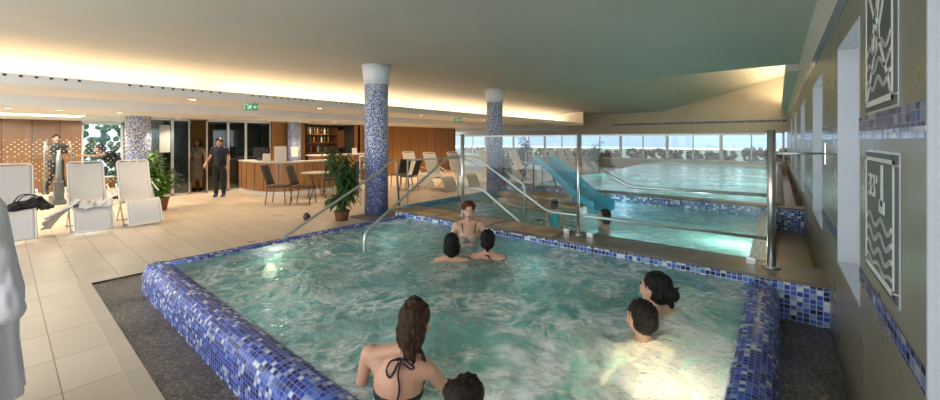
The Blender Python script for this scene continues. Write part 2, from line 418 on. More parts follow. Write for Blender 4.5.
# crouched / sitting in water: measured from the head downward
SIT = dict(pelvis=(0, -.02, .34), waist=(0, -.01, .50), chest=(0, 0, .68), neck=(0, -.01, .85), head=(0, .02, 1.00),
           sr=(.175, 0, .80), er=(.26, .08, .54), wr=(.24, .30, .44), sl=(-.175, 0, .80), el=(-.26, .08, .54), wl=(-.24, .30, .44),
           hr=(.09, 0, .32), kr=(.11, .22, -.03), ar=(.10, -.16, -.15), hl=(-.09, 0, .32), kl=(-.11, .22, -.03), al=(-.10, -.16, -.15))
def person(label, pose, loc, rz, over=None, skin='skin', hair=('short', 'hair_dark'), clothes=(), voxel=.012, scale=1.0, build=1.0, head_rz=0, head_tilt=0, female=True, hs=1.0, group=None, hand_r=.0085):
    J = {k_: V(v) for k_, v in pose.items()}
    if over:
        for k_, v in over.items(): J[k_] = V(v)
    o = thing('person', label, 'person', loc, rz, group); o.scale = (scale,)*3
    b = build; pr = []; P_ = {}
    fw = .9 if female else 1.0
    tor = [('e', J['pelvis'], (.155*b, .105*b, .11)), ('c', J['pelvis'], J['waist'], .115*b, .105*b*fw),
           ('e', J['waist'], (.128*b*fw, .095*b, .11)), ('e', (J['waist']+J['chest'])/2, (.14*b*fw, .10*b, .13)),
           ('e', J['chest'], (.16*b*fw, .11*b, .15)),
           ('c', J['chest']+V((.07, 0, .06)), J['sr']+V((-.02, 0, 0)), .07*b, .052*b), ('c', J['chest']+V((-.07, 0, .06)), J['sl']+V((.02, 0, 0)), .07*b, .052*b),
           ('c', J['sr']*.75+J['neck']*.25+V((0, -.01, .0)), J['neck']+V((.01, 0, .01)), .04*b, .04*b), ('c', J['sl']*.75+J['neck']*.25+V((0, -.01, 0)), J['neck']+V((-.01, 0, .01)), .04*b, .04*b)]
    if female:
        f = .055
        tor += [('e', J['chest']+V((.065, .085, -.05)), (f, .05, f)), ('e', J['chest']+V((-.065, .085, -.05)), (f, .05, f))]
    P_['torso'] = tor
    P_['neck'] = [('c', J['neck'], J['head']+V((0, -.015, -.05)), .052*b*fw, .048*fw)]
    P_['upper_arms'] = [('c', J['sr'], J['er'], .048*b*fw, .036*b*fw), ('c', J['sl'], J['el'], .048*b*fw, .036*b*fw)]
    P_['short_sleeves'] = [('c', J['sr'], J['sr'].lerp(J['er'], .45), .052*b, .046*b), ('c', J['sl'], J['sl'].lerp(J['el'], .45), .052*b, .046*b)]
    P_['fore_arms'] = [('c', J['er'], J['wr'], .036*b*fw, .023*b), ('c', J['el'], J['wl'], .036*b*fw, .023*b)]
    P_['thighs'] = [('c', J['hr'], J['kr'], .083*b, .054*b), ('c', J['hl'], J['kl'], .083*b, .054*b)]
    P_['shins'] = [('c', J['kr'], J['ar'], .052*b, .034*b), ('c', J['kl'], J['al'], .052*b, .034*b)]
    P_['calves'] = [('e', J[k1].lerp(J[k2], .3)+V((0, -.02, 0)), (.047*b, .05*b, .09)) for k1, k2 in (('kr', 'ar'), ('kl', 'al'))]
    P_['feet'] = []
    for a_ in ('ar', 'al'):
        P_['feet'] += [('c', J[a_]+V((0, -.03, -.045)), J[a_]+V((0, .13, -.06)), .033, .026), ('c', J[a_], J[a_]+V((0, .04, -.04)), .035, .033)]
    # head, in its own frame
    H = J['head']; R = Euler((head_tilt, 0, head_rz)).to_matrix()
    def h(x, y, z): return H + R @ V((x*hs, y*hs, z*hs))
    re = Euler((head_tilt, 0, head_rz))
    hp = [('e', h(0, -.012, .03), (.076*hs, .094*hs, .085*hs), re), ('e', h(0, .022, -.035), (.058*hs, .066*hs, .075*hs), re), ('e', h(0, .05, -.085), (.03*hs, .03*hs, .022*hs), re),
          ('e', h(0, .05, .0), (.055*hs, .035*hs, .055*hs), re),
          ('c', h(0, .082, .005), h(0, .098, -.03), .009*hs, .013*hs), ('e', h(.014, .088, -.034), (.009, .01, .007)), ('e', h(-.014, .088, -.034), (.009, .01, .007)),
          ('e', h(.076, -.005, -.015), (.009*hs, .02*hs, .032*hs), re), ('e', h(-.076, -.005, -.015), (.009*hs, .02*hs, .032*hs), re),
          ('e', h(.035, .07, -.035), (.02*hs, .018*hs, .02*hs), re), ('e', h(-.035, .07, -.035), (.02*hs, .018*hs, .02*hs), re)]
    for k_ in ('torso', 'neck', 'upper_arms', 'fore_arms', 'thighs', 'shins', 'calves', 'feet'): pr += P_[k_]
    pr += hp
    hand(pr, J['wr'], J['wr']-J['er'], -1, r=hand_r); hand(pr, J['wl'], J['wl']-J['el'], 1, r=hand_r)
    blob('body', pr, skin, o, voxel, 3)
    # eyes and mouth
    for s_ in (-1, 1):
        bm = bmesh.new(); ellipsoid(bm, h(.031*s_, .079, .006), (.013*hs, .008*hs, .008*hs), n=8); e = mesh_obj('eye', bm, 'eye_white', o, True)
        bm = bmesh.new(); ellipsoid(bm, h(.031*s_, .086, .006), (.006*hs, .003*hs, .006*hs), n=8); mesh_obj('iris', bm, 'eye_dark', e, True)
    bm = bmesh.new(); ellipsoid(bm, h(0, .084, -.058), (.022*hs, .008*hs, .007*hs), n=8); mesh_obj('lips', bm, 'lips', o, True)
    for s_ in (-1, 1):
        bm = bmesh.new(); tube(bm, [h(.05*s_, .073, .022), h(.033*s_, .084, .030), h(.015*s_, .086, .026)], .0035*hs, 5); mesh_obj('eyebrow', bm, hair[1], o)
    # hair
    kind, hm = hair; cap = [('e', h(0, -.028, .042), (.087*hs, .098*hs, .090*hs), re), ('e', h(0, -.045, -.01), (.080*hs, .075*hs, .085*hs), re)]
    if kind == 'cropped': hl_ = [('e', h(0, -.022, .040), (.081*hs, .094*hs, .086*hs), re), ('e', h(0, -.04, -.005), (.076*hs, .07*hs, .075*hs), re)]
    elif kind == 'short': hl_ = cap + [('e', h(.055, .01, .055), (.04*hs, .06*hs, .045*hs), re), ('e', h(-.055, .01, .055), (.04*hs, .06*hs, .045*hs), re), ('e', h(.02, .045, .09), (.055*hs, .03*hs, .03*hs), re)]
    elif kind == 'bob': hl_ = cap + [('e', h(.06, -.02, -.04), (.035*hs, .065*hs, .08*hs), re), ('e', h(-.06, -.02, -.04), (.035*hs, .065*hs, .08*hs), re), ('e', h(0, -.06, -.06), (.07*hs, .05*hs, .08*hs), re)]
    elif kind == 'bun': hl_ = cap + [('e', h(0, -.125, .0), (.048*hs, .042*hs, .052*hs), re), ('c', h(0, -.1, -.04), h(.01, -.12, -.09), .03, .015), ('c', h(.02, -.13, .02), h(.05, -.15, .05), .016, .006), ('c', h(-.02, -.14, 0), h(-.05, -.16, -.02), .014, .006)]
    elif kind == 'topbun': hl_ = cap + [('e', h(0, -.03, .118), (.045*hs, .042*hs, .032*hs), re), ('e', h(0, -.07, -.04), (.084*hs, .06*hs, .09*hs), re), ('c', h(0, -.085, -.05), h(.015, -.095, -.12), .060, .036),
                                        ('c', h(.015, -.09, -.13), h(.03, -.09, -.165), .022, .010), ('c', h(.05, -.06, -.10), h(.082, -.06, -.17), .014, .008), ('c', h(-.045, -.07, -.08), h(-.05, -.07, -.15), .014, .006), ('c', h(-.02, -.03, .125), h(-.05, -.03, .125), .02, .008)]
    else: hl_ = cap + [('c', h(.05, -.04, 0), h(.07, -.03, -.2), .045, .03), ('c', h(-.05, -.04, 0), h(-.07, -.03, -.2), .045, .03), ('c', h(0, -.07, 0), h(0, -.08, -.22), .06, .04)]
    blob('hair', hl_, hm, o, min(voxel, .009), 1, 0, .010, 22)
    for nm, keys, mat, infl in clothes:
        q = []
        for k_ in keys:
            if k_ == 'hips': q += [('e', J['pelvis'], (.155*b, .105*b, .10)), ('c', J['hr'], J['hr'].lerp(J['kr'], .15), .083*b, .08*b), ('c', J['hl'], J['hl'].lerp(J['kl'], .15), .083*b, .08*b)]
            elif k_ == 'chestband': q += [('e', J['chest']+V((0, 0, -.06)), (.158*b*fw, .108*b, .06))] + [('e', J['chest']+V((.065*s_, .085, -.05)), (.055, .05, .05)) for s_ in (-1, 1)]
            elif k_ == 'belly': q += tor[1:3]
            elif k_ == 'trunk': q += tor[:5] + tor[9:]
            elif k_ == 'long_thighs': q += P_['thighs']
            elif k_ == 'skirt': q += [('c', J['pelvis'], J['pelvis']+V((0, 0, -.42)), .15, .17)]
            elif k_ == 'shoes': q += P_['feet']
            else: q += P_[k_]
        blob(nm, q, mat, o, voxel, 2, infl)
    o['_J'] = 0; del o['_J']
    return o, J, h

# ------------------------------------------------------------------ shell
WX = .36
YB = -3.0     # the hall goes on behind the photographer
def deck():
    bm = bmesh.new()
    # deck with the cut-out of the gutter and pools
    box(bm, -30, -6.18, YB, 24, -.3, 0); box(bm, -6.18, WX+.3, YB, .55, -.3, 0)
    box(bm, -6.18, -5.95, 1.5, 24, -.3, -.001)
    return struct(mesh_obj('floor', bm, 'deck_tile'))
deck()
bm = bmesh.new(); box(bm, -6.28, WX, .55, .66, -.3, .003); box(bm, -6.28, -6.18, .66, 4.5, -.3, .003)
struct(mesh_obj('coping_strip', bm, 'coping_tile'))
bm = bmesh.new(); box(bm, -6.18, WX, .66, 1.05, -.3, -.012); box(bm, -6.18, -5.4, 1.05, 5.0, -.3, -.012); box(bm, -.05, WX, 1.05, 4.65, -.3, -.012)
struct(mesh_obj('gutter_floor', bm, 'aggregate'))

# whirlpool basin and its overflow rim
WZ = .27
def rim_sweep():
    prof = [(0, -.02), (.0, .08), (.002, .16), (.012, .215), (.035, .26), (.075, .288), (.12, .298), (.17, .295), (.215, .283), (.25, .262), (.262, .22), (.265, .12)]
    path = []
    x0, x1, y0, y1 = -5.46, .02, .97, 4.6
    def arc(cx, cy, a0, a1, r, n=6):
        for i in range(n+1):
            a = math.radians(a0+(a1-a0)*i/n); path.append((V((cx+r*math.cos(a), cy+r*math.sin(a))), V((-math.cos(a), -math.sin(a)))))
    path.append((V((x1, y1)), V((-1, 0))))
    for i in range(1, 8): path.append((V((x1, y1+(y0+.05-y1)*i/8)), V((-1, 0))))
    arc(x1-.05, y0+.05, 0, -90, .05)
    for i in range(1, 12): path.append((V((x1-.05+(x0+.1-x1)*i/12, y0)), V((0, 1))))
    arc(x0+.05, y0+.05, -90, -180, .05)
    for i in range(1, 9): path.append((V((x0, y0+.05+(y1-y0-.05)*i/8)), V((1, 0))))
    bm = bmesh.new(); uv = bm.loops.layers.uv.verify()
    dist = [0]; pl = [0]
    for a, b in zip(path, path[1:]): dist.append(dist[-1]+max((b[0]-a[0]).length, .012))
    for a, b in zip(prof, prof[1:]): pl.append(pl[-1]+math.hypot(b[0]-a[0], b[1]-a[1]))
    rows = [[bm.verts.new((p.x+n.x*t, p.y+n.y*t, z)) for t, z in prof] for p, n in path]
    for i in range(len(rows)-1):
        for j in range(len(prof)-1):
            f = bm.faces.new((rows[i][j], rows[i+1][j], rows[i+1][j+1], rows[i][j+1]))
            for l, (a, b) in zip(f.loops, ((i, j), (i+1, j), (i+1, j+1), (i, j+1))): l[uv].uv = (dist[a], pl[b])
    return struct(mesh_obj('whirlpool_rim', bm, 'rim_mosaic', smooth=True))
rim_sweep()
bm = bmesh.new(); box(bm, -5.3, -.15, 1.1, 4.6, -.95, -.85)
box(bm, -5.3, -.2, 4.58, 4.6, -.85, .1)
box(bm, -5.25, -5.2, 1.2, 4.6, -.85, .14); box(bm, -.26, -.21, 1.2, 4.6, -.85, .14); box(bm, -5.2, -.2, 1.18, 1.23, -.85, .14)
box(bm, -5.2, -.25, 1.15, 1.6, -.85, -.40)   # underwater bench
struct(mesh_obj('whirlpool_basin', bm, 'pool_tile'))
def water_grid(name, x0, x1, y0, y1, z, mat, nx, ny, amp, sc):
    bm = bmesh.new(); rows = []
    for i in range(nx+1):
        r = []
        for j in range(ny+1):
            x = x0+(x1-x0)*i/nx; y = y0+(y1-y0)*j/ny
            a = amp
            if mat == 'whirl_water':
                a = amp*(1+1.1*max(0, 1-math.hypot(x+.6, y-2.0)/1.6))
            e = min(1, (x-x0)/.25, (x1-x)/.25, (y-y0)/.25, (y1-y)/.25)
            h = noise.fractal(V((x*sc, y*sc, 1.3)), .8, 2.1, 5)
            r.append(bm.verts.new((x, y, z+a*h*max(.15, e))))
        rows.append(r)
    for i in range(nx):
        for j in range(ny): bm.faces.new((rows[i][j], rows[i+1][j], rows[i+1][j+1], rows[i][j+1]))
    o = mesh_obj(name, bm, mat, smooth=True); struct(o); return o
o = water_grid('whirlpool_water', -5.235, -.215, 1.205, 4.56, WZ, 'whirl_water', 300, 210, .020, 4.2)

# raised walkway between the pools, mosaic front
bm = bmesh.new(); box(bm, -5.5, WX, 4.6, 5.12, -.02, .345)
struct(mesh_obj('walkway_front', bm, 'edge_mosaic'))
bm = bmesh.new(); box(bm, -5.52, WX, 4.57, 5.14, .345, .375)
box(bm, -7.1, -5.52, 4.7, 5.14, .0, .03); box(bm, -7.1, -5.85, 5.14, 9.2, .0, .03)
struct(mesh_obj('walkway', bm, 'walkway_stone'))
bm = bmesh.new()
for i, x in enumerate((-5.0, -4.45, -3.9, -3.35, -2.85)):
    box(bm, x+.02, x+.53, 4.60, 5.10, .375, .385)
struct(mesh_obj('orange_coping_slabs', bm, 'orange_stone'))
# shallow pool behind the glass
bm = bmesh.new(); box(bm, -5.9, -.25, 5.12, 8.85, -.55, -.45)
struct(mesh_obj('shallow_basin', bm, 'pool_tile'))
bm = bmesh.new(); box(bm, -5.92, -5.85, 5.12, 8.9, -.45, .33); box(bm, -5.9, -.25, 5.125, 5.15, -.45, .33)
struct(mesh_obj('shallow_basin_side', bm, 'blue_pool_tile'))
water_grid('shallow_water', -5.85, -.25, 5.14, 8.85, .26, 'shallow_water', 90, 60, .012, 3)
bm = bmesh.new(); box(bm, -.25, -.02, 5.12, 8.9, -.45, .35); struct(mesh_obj('shallow_end_wall', bm, 'white_mosaic'))
bm = bmesh.new(); box(bm, -.02, WX, 5.14, 8.95, -.1, .02); box(bm, -.02, WX, 5.14, 5.6, .02, .2)
struct(mesh_obj('side_passage_floor', bm, 'brown_tile'))
# lap pool: front rim, water, right kerb
bm = bmesh.new(); box(bm, -5.9, WX, 8.85, 9.12, -.1, .42); struct(mesh_obj('lap_pool_front', bm, 'edge_mosaic'))
bm = bmesh.new(); box(bm, -5.95, WX, 8.83, 9.2, .42, .45); box(bm, -5.95, -5.6, 9.2, 23.9, .0, .30)
struct(mesh_obj('lap_pool_coping', bm, 'walkway_stone'))
bm = bmesh.new(); box(bm, -5.6, -.2, 9.2, 23.9, -1.2, -1.1); struct(mesh_obj('lap_basin', bm, 'pool_tile'))
water_grid('lap_pool_water', -5.6, -.1, 9.2, 23.9, .36, 'lap_water', 60, 140, .012, 2)
bm = bmesh.new()
tube(bm, [(-.02, 9.1, .36), (-.02, 23.9, .36)], (0.14), 12); box(bm, -.14, .12, 9.1, 23.9, -.1, .4)
struct(mesh_obj('lap_pool_kerb', bm, 'walkway_stone', smooth=False))
bm = bmesh.new(); box(bm, .1, WX, 9.15, 24, -.1, .0); struct(mesh_obj('far_passage_floor', bm, 'brown_tile'))

# stone island with steps beneath the slide
isl = [(-5.3, 8.75, .30), (-3.3, 8.0, .30)]
for i, (x0, x1, y0, y1, z) in enumerate([(-5.5, -3.9, 7.9, 8.8, .36), (-5.1, -3.15, 7.35, 7.88, .31), (-4.9, -3.5, 6.85, 7.3, .29)]):
    bm = bbox(x0, x1, y0, y1, -.45, z, bev=.04)
    struct(mesh_obj('stone_step', bm, 'orange_stone'))
bm = bmesh.new()
for s in range(3): box(bm, -4.9, -3.0, 5.16+s*.26, 5.16+(s+1)*.26, -.45, .22-s*.17)
struct(mesh_obj('entry_steps', bm, 'orange_stone'))

# right wall with window recesses
TH = .5
op = [(.7, 1.80), (3.05, 4.05), (5.35, 6.7), (8.6, 10.0), (12.2, 13.6), (16, 17.4)]
ZS, ZT = .72, 2.36
bm = bmesh.new(); ys = YB
zt = 3.4
for a, b in op:
    box(bm, WX, WX+TH, ys, a, -.1, zt); box(bm, WX, WX+TH, a, b, -.1, ZS); box(bm, WX, WX+TH, a, b, ZT, zt); ys = b
box(bm, WX, WX+TH, ys, 24.2, -.1, zt)
struct(mesh_obj('wall_right', bm, 'wall_tile'))
bm = bmesh.new(); box(bm, WX+.002, WX+TH, 10.8, 24.2, zt, 5.0); box(bm, WX-.002, WX+.01, YB, 24, 2.72, 3.4)
struct(mesh_obj('wall_right_upper', bm, 'wall_paint'))
for i, (a, b) in enumerate(op):
    bm = bmesh.new(); t = .012
    box(bm, WX-.003, WX+TH-.03, b-t, b+.002, ZS, ZT); box(bm, WX-.003, WX+TH-.03, a-.002, a+t, ZS, ZT)
    box(bm, WX-.003, WX+TH-.03, a, b, ZT-t, ZT+.002); box(bm, WX-.003, WX+TH-.03, a, b, ZS-.002, ZS+t)
    struct(mesh_obj('trim_%d' % (i+1), bm, 'jamb_white'))
    w = bpy.data.objects.new('window_%d' % (i+1), None); COL.objects.link(w); w.location = (WX+TH-.08, (a+b)/2, ZS); struct(w)
    bm = bmesh.new(); h_ = (b-a)/2; H_ = ZT-ZS
    for q in ((-h_, -h_+.05, 0, H_), (h_-.05, h_, 0, H_), (-h_, h_, 0, .05), (-h_, h_, H_-.05, H_)): box(bm, -.03, .03, q[0], q[1], q[2], q[3])
    mesh_obj('window_frame', bm, 'white_metal', w)
    bm = bmesh.new(); box(bm, -.004, .004, -h_+.05, h_-.05, .05, H_-.05); mesh_obj('pane', bm, 'window_glass', w)
# mosaic bands laid into the piers
bm = bmesh.new(); ys = YB; bm2 = bmesh.new(); bm3 = bmesh.new()
for a, b in op+[(24, 24)]:
    box(bm, WX-.004, WX+.01, ys, a, .865, .945)
    box(bm, WX-.004, WX+.01, ys, a, 1.705, 1.785); box(bm2, WX-.005, WX+.01, ys, a, 1.665, 1.705); ys = b
box(bm3, WX-.006, WX+.01, YB, 24, 2.58, 2.72)
struct(mesh_obj('mosaic_band', bm, 'band_mosaic')); struct(mesh_obj('glossy_mosaic_band', bm2, 'pale_mosaic')); struct(mesh_obj('upper_mosaic_band', bm3, 'band_mosaic'))

# ceiling
CZ = 3.3
bm = bmesh.new()
def poly(bm, pts):
    vs = [bm.verts.new(p) for p in pts]; return bm.faces.new(vs)
poly(bm, [(-11, YB, CZ), (WX+.01, YB, CZ), (WX+.01, 10.8, CZ), (-6.7, 10.8, CZ), (-5.2, 24.1, CZ), (-11, 24.1, CZ)])
poly(bm, [(-11, YB, CZ+.2), (WX+.01, YB, CZ+.2), (WX+.01, 10.8, CZ+.2), (-6.7, 10.8, CZ+.2), (-11, 10.8, CZ+.2)])
poly(bm, [(-6.7, 10.8, CZ), (WX+.01, 10.8, CZ), (WX+.01, 10.8, 4.75)])           # riser above the edge
poly(bm, [(-6.7, 10.8, CZ), (WX+.01, 10.8, 4.75), (WX+.01, 24.1, 4.75), (-5.2, 24.1, CZ)])
struct(mesh_obj('ceiling', bm, 'plaster'))
bm = bmesh.new(); box(bm, .13, WX, 10.8, 24, 3.15, 3.3); struct(mesh_obj('trim_20', bm, 'wall_paint'))
# far wall with window band
FY = 24.0
bm = bmesh.new()
box(bm, -30, WX, FY, FY+.3, 2.06, 2.62); box(bm, -30, WX, FY, FY+.3, -.3, .5)
poly(bm, [(-5.2, FY, 2.62), (WX, FY, 2.62), (WX, FY, 4.8), (-5.2, FY, 3.35)]); poly(bm, [(-30, FY, 2.62), (-5.2, FY, 2.62), (-5.2, FY, 3.35), (-30, FY, 3.35)])
struct(mesh_obj('wall_back', bm, 'upper_wall_tile'))
bm = bmesh.new(); box(bm, -8, WX, FY-.01, FY+.01, 2.55, 2.66); struct(mesh_obj('back_mosaic_band', bm, 'band_mosaic'))
n = 0
for x in range(9):
    xa = WX-.1-(x+1)*2.6; xb = xa+2.6
    n += 1
    w = bpy.data.objects.new('window_%d' % (n+6), None); COL.objects.link(w); w.location = ((xa+xb)/2, FY+.12, .5); struct(w)
    bm = bmesh.new()
    for q in ((-1.3, -1.22, 0, 1.56), (1.22, 1.3, 0, 1.56), (-1.3, 1.3, 0, .08), (-1.3, 1.3, 1.5, 1.56), (-.03, .03, 0, 1.56)): box(bm, q[0], q[1], -.04, .04, q[2], q[3])
    mesh_obj('window_frame', bm, 'white_metal', w)
    bm = bmesh.new(); box(bm, -1.22, 1.22, -.005, .005, .08, 1.5); mesh_obj('pane', bm, 'window_glass', w)
# soffit with light cove on the left
bm = bmesh.new()
box(bm, -8.93, -8.88, YB, 21.5, 2.5, 2.66); box(bm, -11.0, -8.93, YB, 21.5, 2.5, 2.56); box(bm, -11.1, -11.0, YB, 24, 2.5, 3.3); box(bm, -11.1, -8.88, 21.5, 21.6, 2.5, 3.3)
struct(mesh_obj('soffit', bm, 'soffit_paint'))
bm = bmesh.new(); box(bm, -20, -11.0, YB, 24, 2.3, 2.5)
struct(mesh_obj('ceiling_low', bm, 'white_paint'))
bm = bmesh.new(); box(bm, -10.6, -10.5, YB, 21.4, 2.56, 2.59)
tag(mesh_obj('led_strip', bm, 'led_warm'), 'long warm light strip hidden in the ceiling cove over the deck', 'light')
# curved back of the cove, running up into the ceiling
bm = bmesh.new(); rows = []
for i in range(15):
    t_ = PI/2*i/14; rows.append([bm.verts.new((-9.3-1.7*math.sin(t_), y_, 2.58+.72*math.cos(t_)-.001)) for y_ in (YB, 21.5)])
for a, b in zip(rows, rows[1:]): bm.faces.new((a[0], a[1], b[1], b[0]))
struct(mesh_obj('cove_vault', bm, 'plaster', smooth=True))
# dark ventilation holes along the cove fascia
bm = bmesh.new(); y = -2.6; kk = 0
while y < 20:
    if kk % 13 < 10:
        ellipsoid(bm, (-8.875, y, 2.625), (.006, .022, .018), n=8)
    y += .155; kk += 1
struct(mesh_obj('soffit_vent_holes', bm, 'dark_room'))
# left back walls along X = -14
bm = bmesh.new(); box(bm, -14.2, -14.0, 9.6, 16, 0, 2.3); struct(mesh_obj('wall_left', bm, 'wall_wood'))
bm = bmesh.new(); box(bm, -14.15, -14.0, 6.0, 7.35, 0, 2.3); struct(mesh_obj('wall_reception', bm, 'wall_wood'))
bm = bmesh.new(); box(bm, -15.6, -15.4, 7.3, 9.7, 0, 2.3); box(bm, -15.6, -14.0, 7.3, 7.4, 0, 2.3); box(bm, -15.6, -14.0, 9.65, 9.75, 0, 2.3)
struct(mesh_obj('wall_bar', bm, 'dark_room'))
bm = bmesh.new(); box(bm, -20, -14, 15.9, 16, 0, 2.3); struct(mesh_obj('wall_lounge_end', bm, 'wall_wood'))
bm = bmesh.new(); box(bm, -18.3, -18.1, YB, 1.7, 0, 2.3); struct(mesh_obj('wall_gym', bm, 'gym_wood'))
bm = bmesh.new(); box(bm, -18.3, -18.1, 2.75, 9, 0, 2.3); box(bm, -18.1, -14, 3.0, 3.1, 0, 2.3); struct(mesh_obj('wall_office', bm, 'room_grey'))
bm = bmesh.new(); box(bm, -18.1, -14.0, 5.6, 5.7, 0, 2.3); struct(mesh_obj('wall_office_side', bm, 'dark_room'))
w = bpy.data.objects.new('window_17', None); COL.objects.link(w); w.location = (-18.2, 2.22, .35); struct(w)
bm = bmesh.new()
for q in ((-.53, -.47, 0, 1.9), (.47, .53, 0, 1.9), (-.53, .53, 0, .06), (-.53, .53, 1.84, 1.9)): box(bm, -.04, .04, *q)
mesh_obj('window_frame', bm, 'white_metal', w)
bm = bmesh.new(); box(bm, -.005, .005, -.47, .47, .06, 1.84); mesh_obj('pane', bm, 'window_glass', w)
bm = bmesh.new(); box(bm, -18.3, -18.1, 1.69, 2.75, 0, .35); struct(mesh_obj('wall_gym_sill', bm, 'gym_wood'))
# gym glass screen with the pattern of white squares
bm = bmesh.new(); box(bm, -13.93, -13.92, YB, 2.3, .02, 2.3); struct(mesh_obj('gym_glass_screen', bm, 'clear_glass'))
bm = bmesh.new(); random.seed(3)
def diamond(bm, y, z, s):
    vs = [bm.verts.new((-13.912, y+a*s, z+b*s)) for a, b in ((-1, 0), (0, -1), (1, 0), (0, 1))]; bm.faces.new(vs)
for i in range(80):
    for j in range(-5, 6):
        p = 1.1-abs(j)/6
        if (i+j) % 2 == 0 and random.random() < p: diamond(bm, -2.2+i*.056, 1.44+j*.056, .019 if abs(j) < 4 else .014)
for i in range(8):
    for j in range(-8, 6):
        if (i+j) % 2 == 0 and random.random() < .8-abs(j)/14: diamond(bm, .42+i*.056, .85+j*.056, .016)
for i in range(8):
    for j in range(0, 28):
        if (i+j) % 2 == 0 and random.random() < .6: diamond(bm, 1.8+i*.056, .5+j*.056, .017)
struct(mesh_obj('gym_glass_pattern', bm, 'dot_white'))
# office front: framed glass panels, one door open
def zframe(name, y0, y1, mat='door_glass', f=.035, x=-13.95):
    w = bpy.data.objects.new(name, None); COL.objects.link(w); w.location = (x, (y0+y1)/2, 0); struct(w)
    h_ = (y1-y0)/2; bm = bmesh.new()
    for q in ((-h_, -h_+f, 0, 2.3), (h_-f, h_, 0, 2.3), (-h_, h_, 0, .06), (-h_, h_, 2.24, 2.3)): box(bm, -.025, .025, *q)
    mesh_obj('door_frame', bm, 'steel', w)
    bm = bmesh.new(); box(bm, -.005, .005, -h_+f, h_-f, .06, 2.24); mesh_obj('pane', bm, mat, w); return w
zframe('door_1', 2.65, 3.2); zframe('door_2', 3.2, 3.63); zframe('door_3', 4.06, 4.67); zframe('door_4', 4.67, 5.2); 
zframe('window_18', 5.2, 6.0)
bm = bmesh.new(); box(bm, -13.965, -13.94, 2.9, 3.15, 1.3, 2.1); struct(mesh_obj('frosted_notice_panel', bm, 'frost_white'))
bm = bmesh.new(); box(bm, -15.2, -15.1, 4.0, 4.6, 0, 2.3); struct(mesh_obj('office_partition', bm, 'wall_wood'))
bm = bmesh.new(); box(bm, -16.4, -16.3, 4.85, 5.3, .8, 2.0); struct(mesh_obj('office_pale_board', bm, 'cloth_cream'))
bm = bmesh.new(); box(bm, -14, -8.6, -3.02, -3.0, 0, 2.5); struct(mesh_obj('wall_front', bm, 'wall_paint'))

# ------------------------------------------------------------------ outside
bm = bmesh.new()
box(bm, -60, 60, 24.6, 90, -.4, -.3); struct(mesh_obj('terrace_ground', bm, 'grass'))
bm = bmesh.new(); rows = []
for i in range(61):
    x = -110+i*3; h_ = 5.0+3*noise.noise(V((x*.06, 0, 0)))+1.2*noise.noise(V((x*.2, 3, 0)))
    rows.append([bm.verts.new((x, 92+q*8, h_*f)) for q, f in ((0, 0), (1, .55), (2, .9), (3, 1))])
for a, b in zip(rows, rows[1:]):
    for j in range(3): bm.faces.new((a[j], b[j], b[j+1], a[j+1]))
struct(mesh_obj('hills', bm, 'hill', smooth=True))
def hedge_bm(x0, x1, y, h, th=.6, seed=0, axis='x'):
    bm = bmesh.new(); rnd = random.Random(seed)
    n_ = int((x1-x0)*th*(90 if th > 1 else 130))
    for _ in range(n_):
        c = V((rnd.uniform(x0, x1), y+rnd.uniform(-th/2, th/2), rnd.uniform(-.2, h)))
        s = rnd.uniform(.10, .2)
        bmesh.ops.create_icosphere(bm, subdivisions=1, radius=s, matrix=Matrix.Translation(c) @ Euler((rnd.random()*3,)*3).to_matrix().to_4x4() @ Matrix.Diagonal((1, .7, .8, 1)))
    return bm
for i, (x0, x1, h_) in enumerate([(-21, -14.5, 1.0), (-14, -8, .95), (-7.5, -4.4, 1.05), (-4.1, -1.8, 1.0), (-1.4, 4, 1.15)]):
    o = mesh_obj('hedge', hedge_bm(x0, x1, 25.3, h_, seed=i), 'hedge')
    tag(o, ['brown hedge outside the far windows behind the sun loungers', 'brown hedge outside, behind the blue slide', 'brown hedge outside, left of the middle of the lap pool', 'brown hedge outside, behind the middle of the lap pool', 'brown hedge outside, behind the right end of the lap pool'][i], 'hedge', kind='stuff')
o = mesh_obj('shrub', hedge_bm(-21.6, -20.6, 2.9, 2.4, 1.8, 9), 'hedge_green'); tag(o, 'green bush outside the gym window', 'bush', kind='stuff')

# ------------------------------------------------------------------ columns
def column(x, y, r, ztop, label, capz=.42):
    t = thing('mosaic_column', label, 'column', (x, y, 0), 0, 'mosaic columns')
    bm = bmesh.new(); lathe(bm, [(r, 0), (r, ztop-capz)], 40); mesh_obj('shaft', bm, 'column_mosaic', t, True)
    if capz:
        bm = bmesh.new(); z0 = ztop-capz
        lathe(bm, [(r*1.02, z0-.01), (r*1.1, z0), (r*1.12, z0+.05), (r*1.05, z0+.07), (r*1.05, z0+.1), (r*1.1, z0+.12), (r*1.15, z0+.25), (r*1.24, ztop)], 40)
        mesh_obj('capital', bm, 'column_cap', t, True)
    return t
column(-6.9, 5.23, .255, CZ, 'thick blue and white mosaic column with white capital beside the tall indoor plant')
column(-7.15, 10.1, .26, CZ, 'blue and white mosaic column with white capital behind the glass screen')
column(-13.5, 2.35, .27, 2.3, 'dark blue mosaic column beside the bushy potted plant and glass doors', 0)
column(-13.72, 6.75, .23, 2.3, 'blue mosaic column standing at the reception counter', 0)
o = mesh_obj('wall_notice', bbox(-.004, .004, -.11, .11, 0, .36), 'paper', loc=(-13.505, 6.645, 1.06)); o.rotation_euler.z = math.radians(-26)
tag(o, 'white notice fixed on the mosaic column at the reception counter', 'notice')

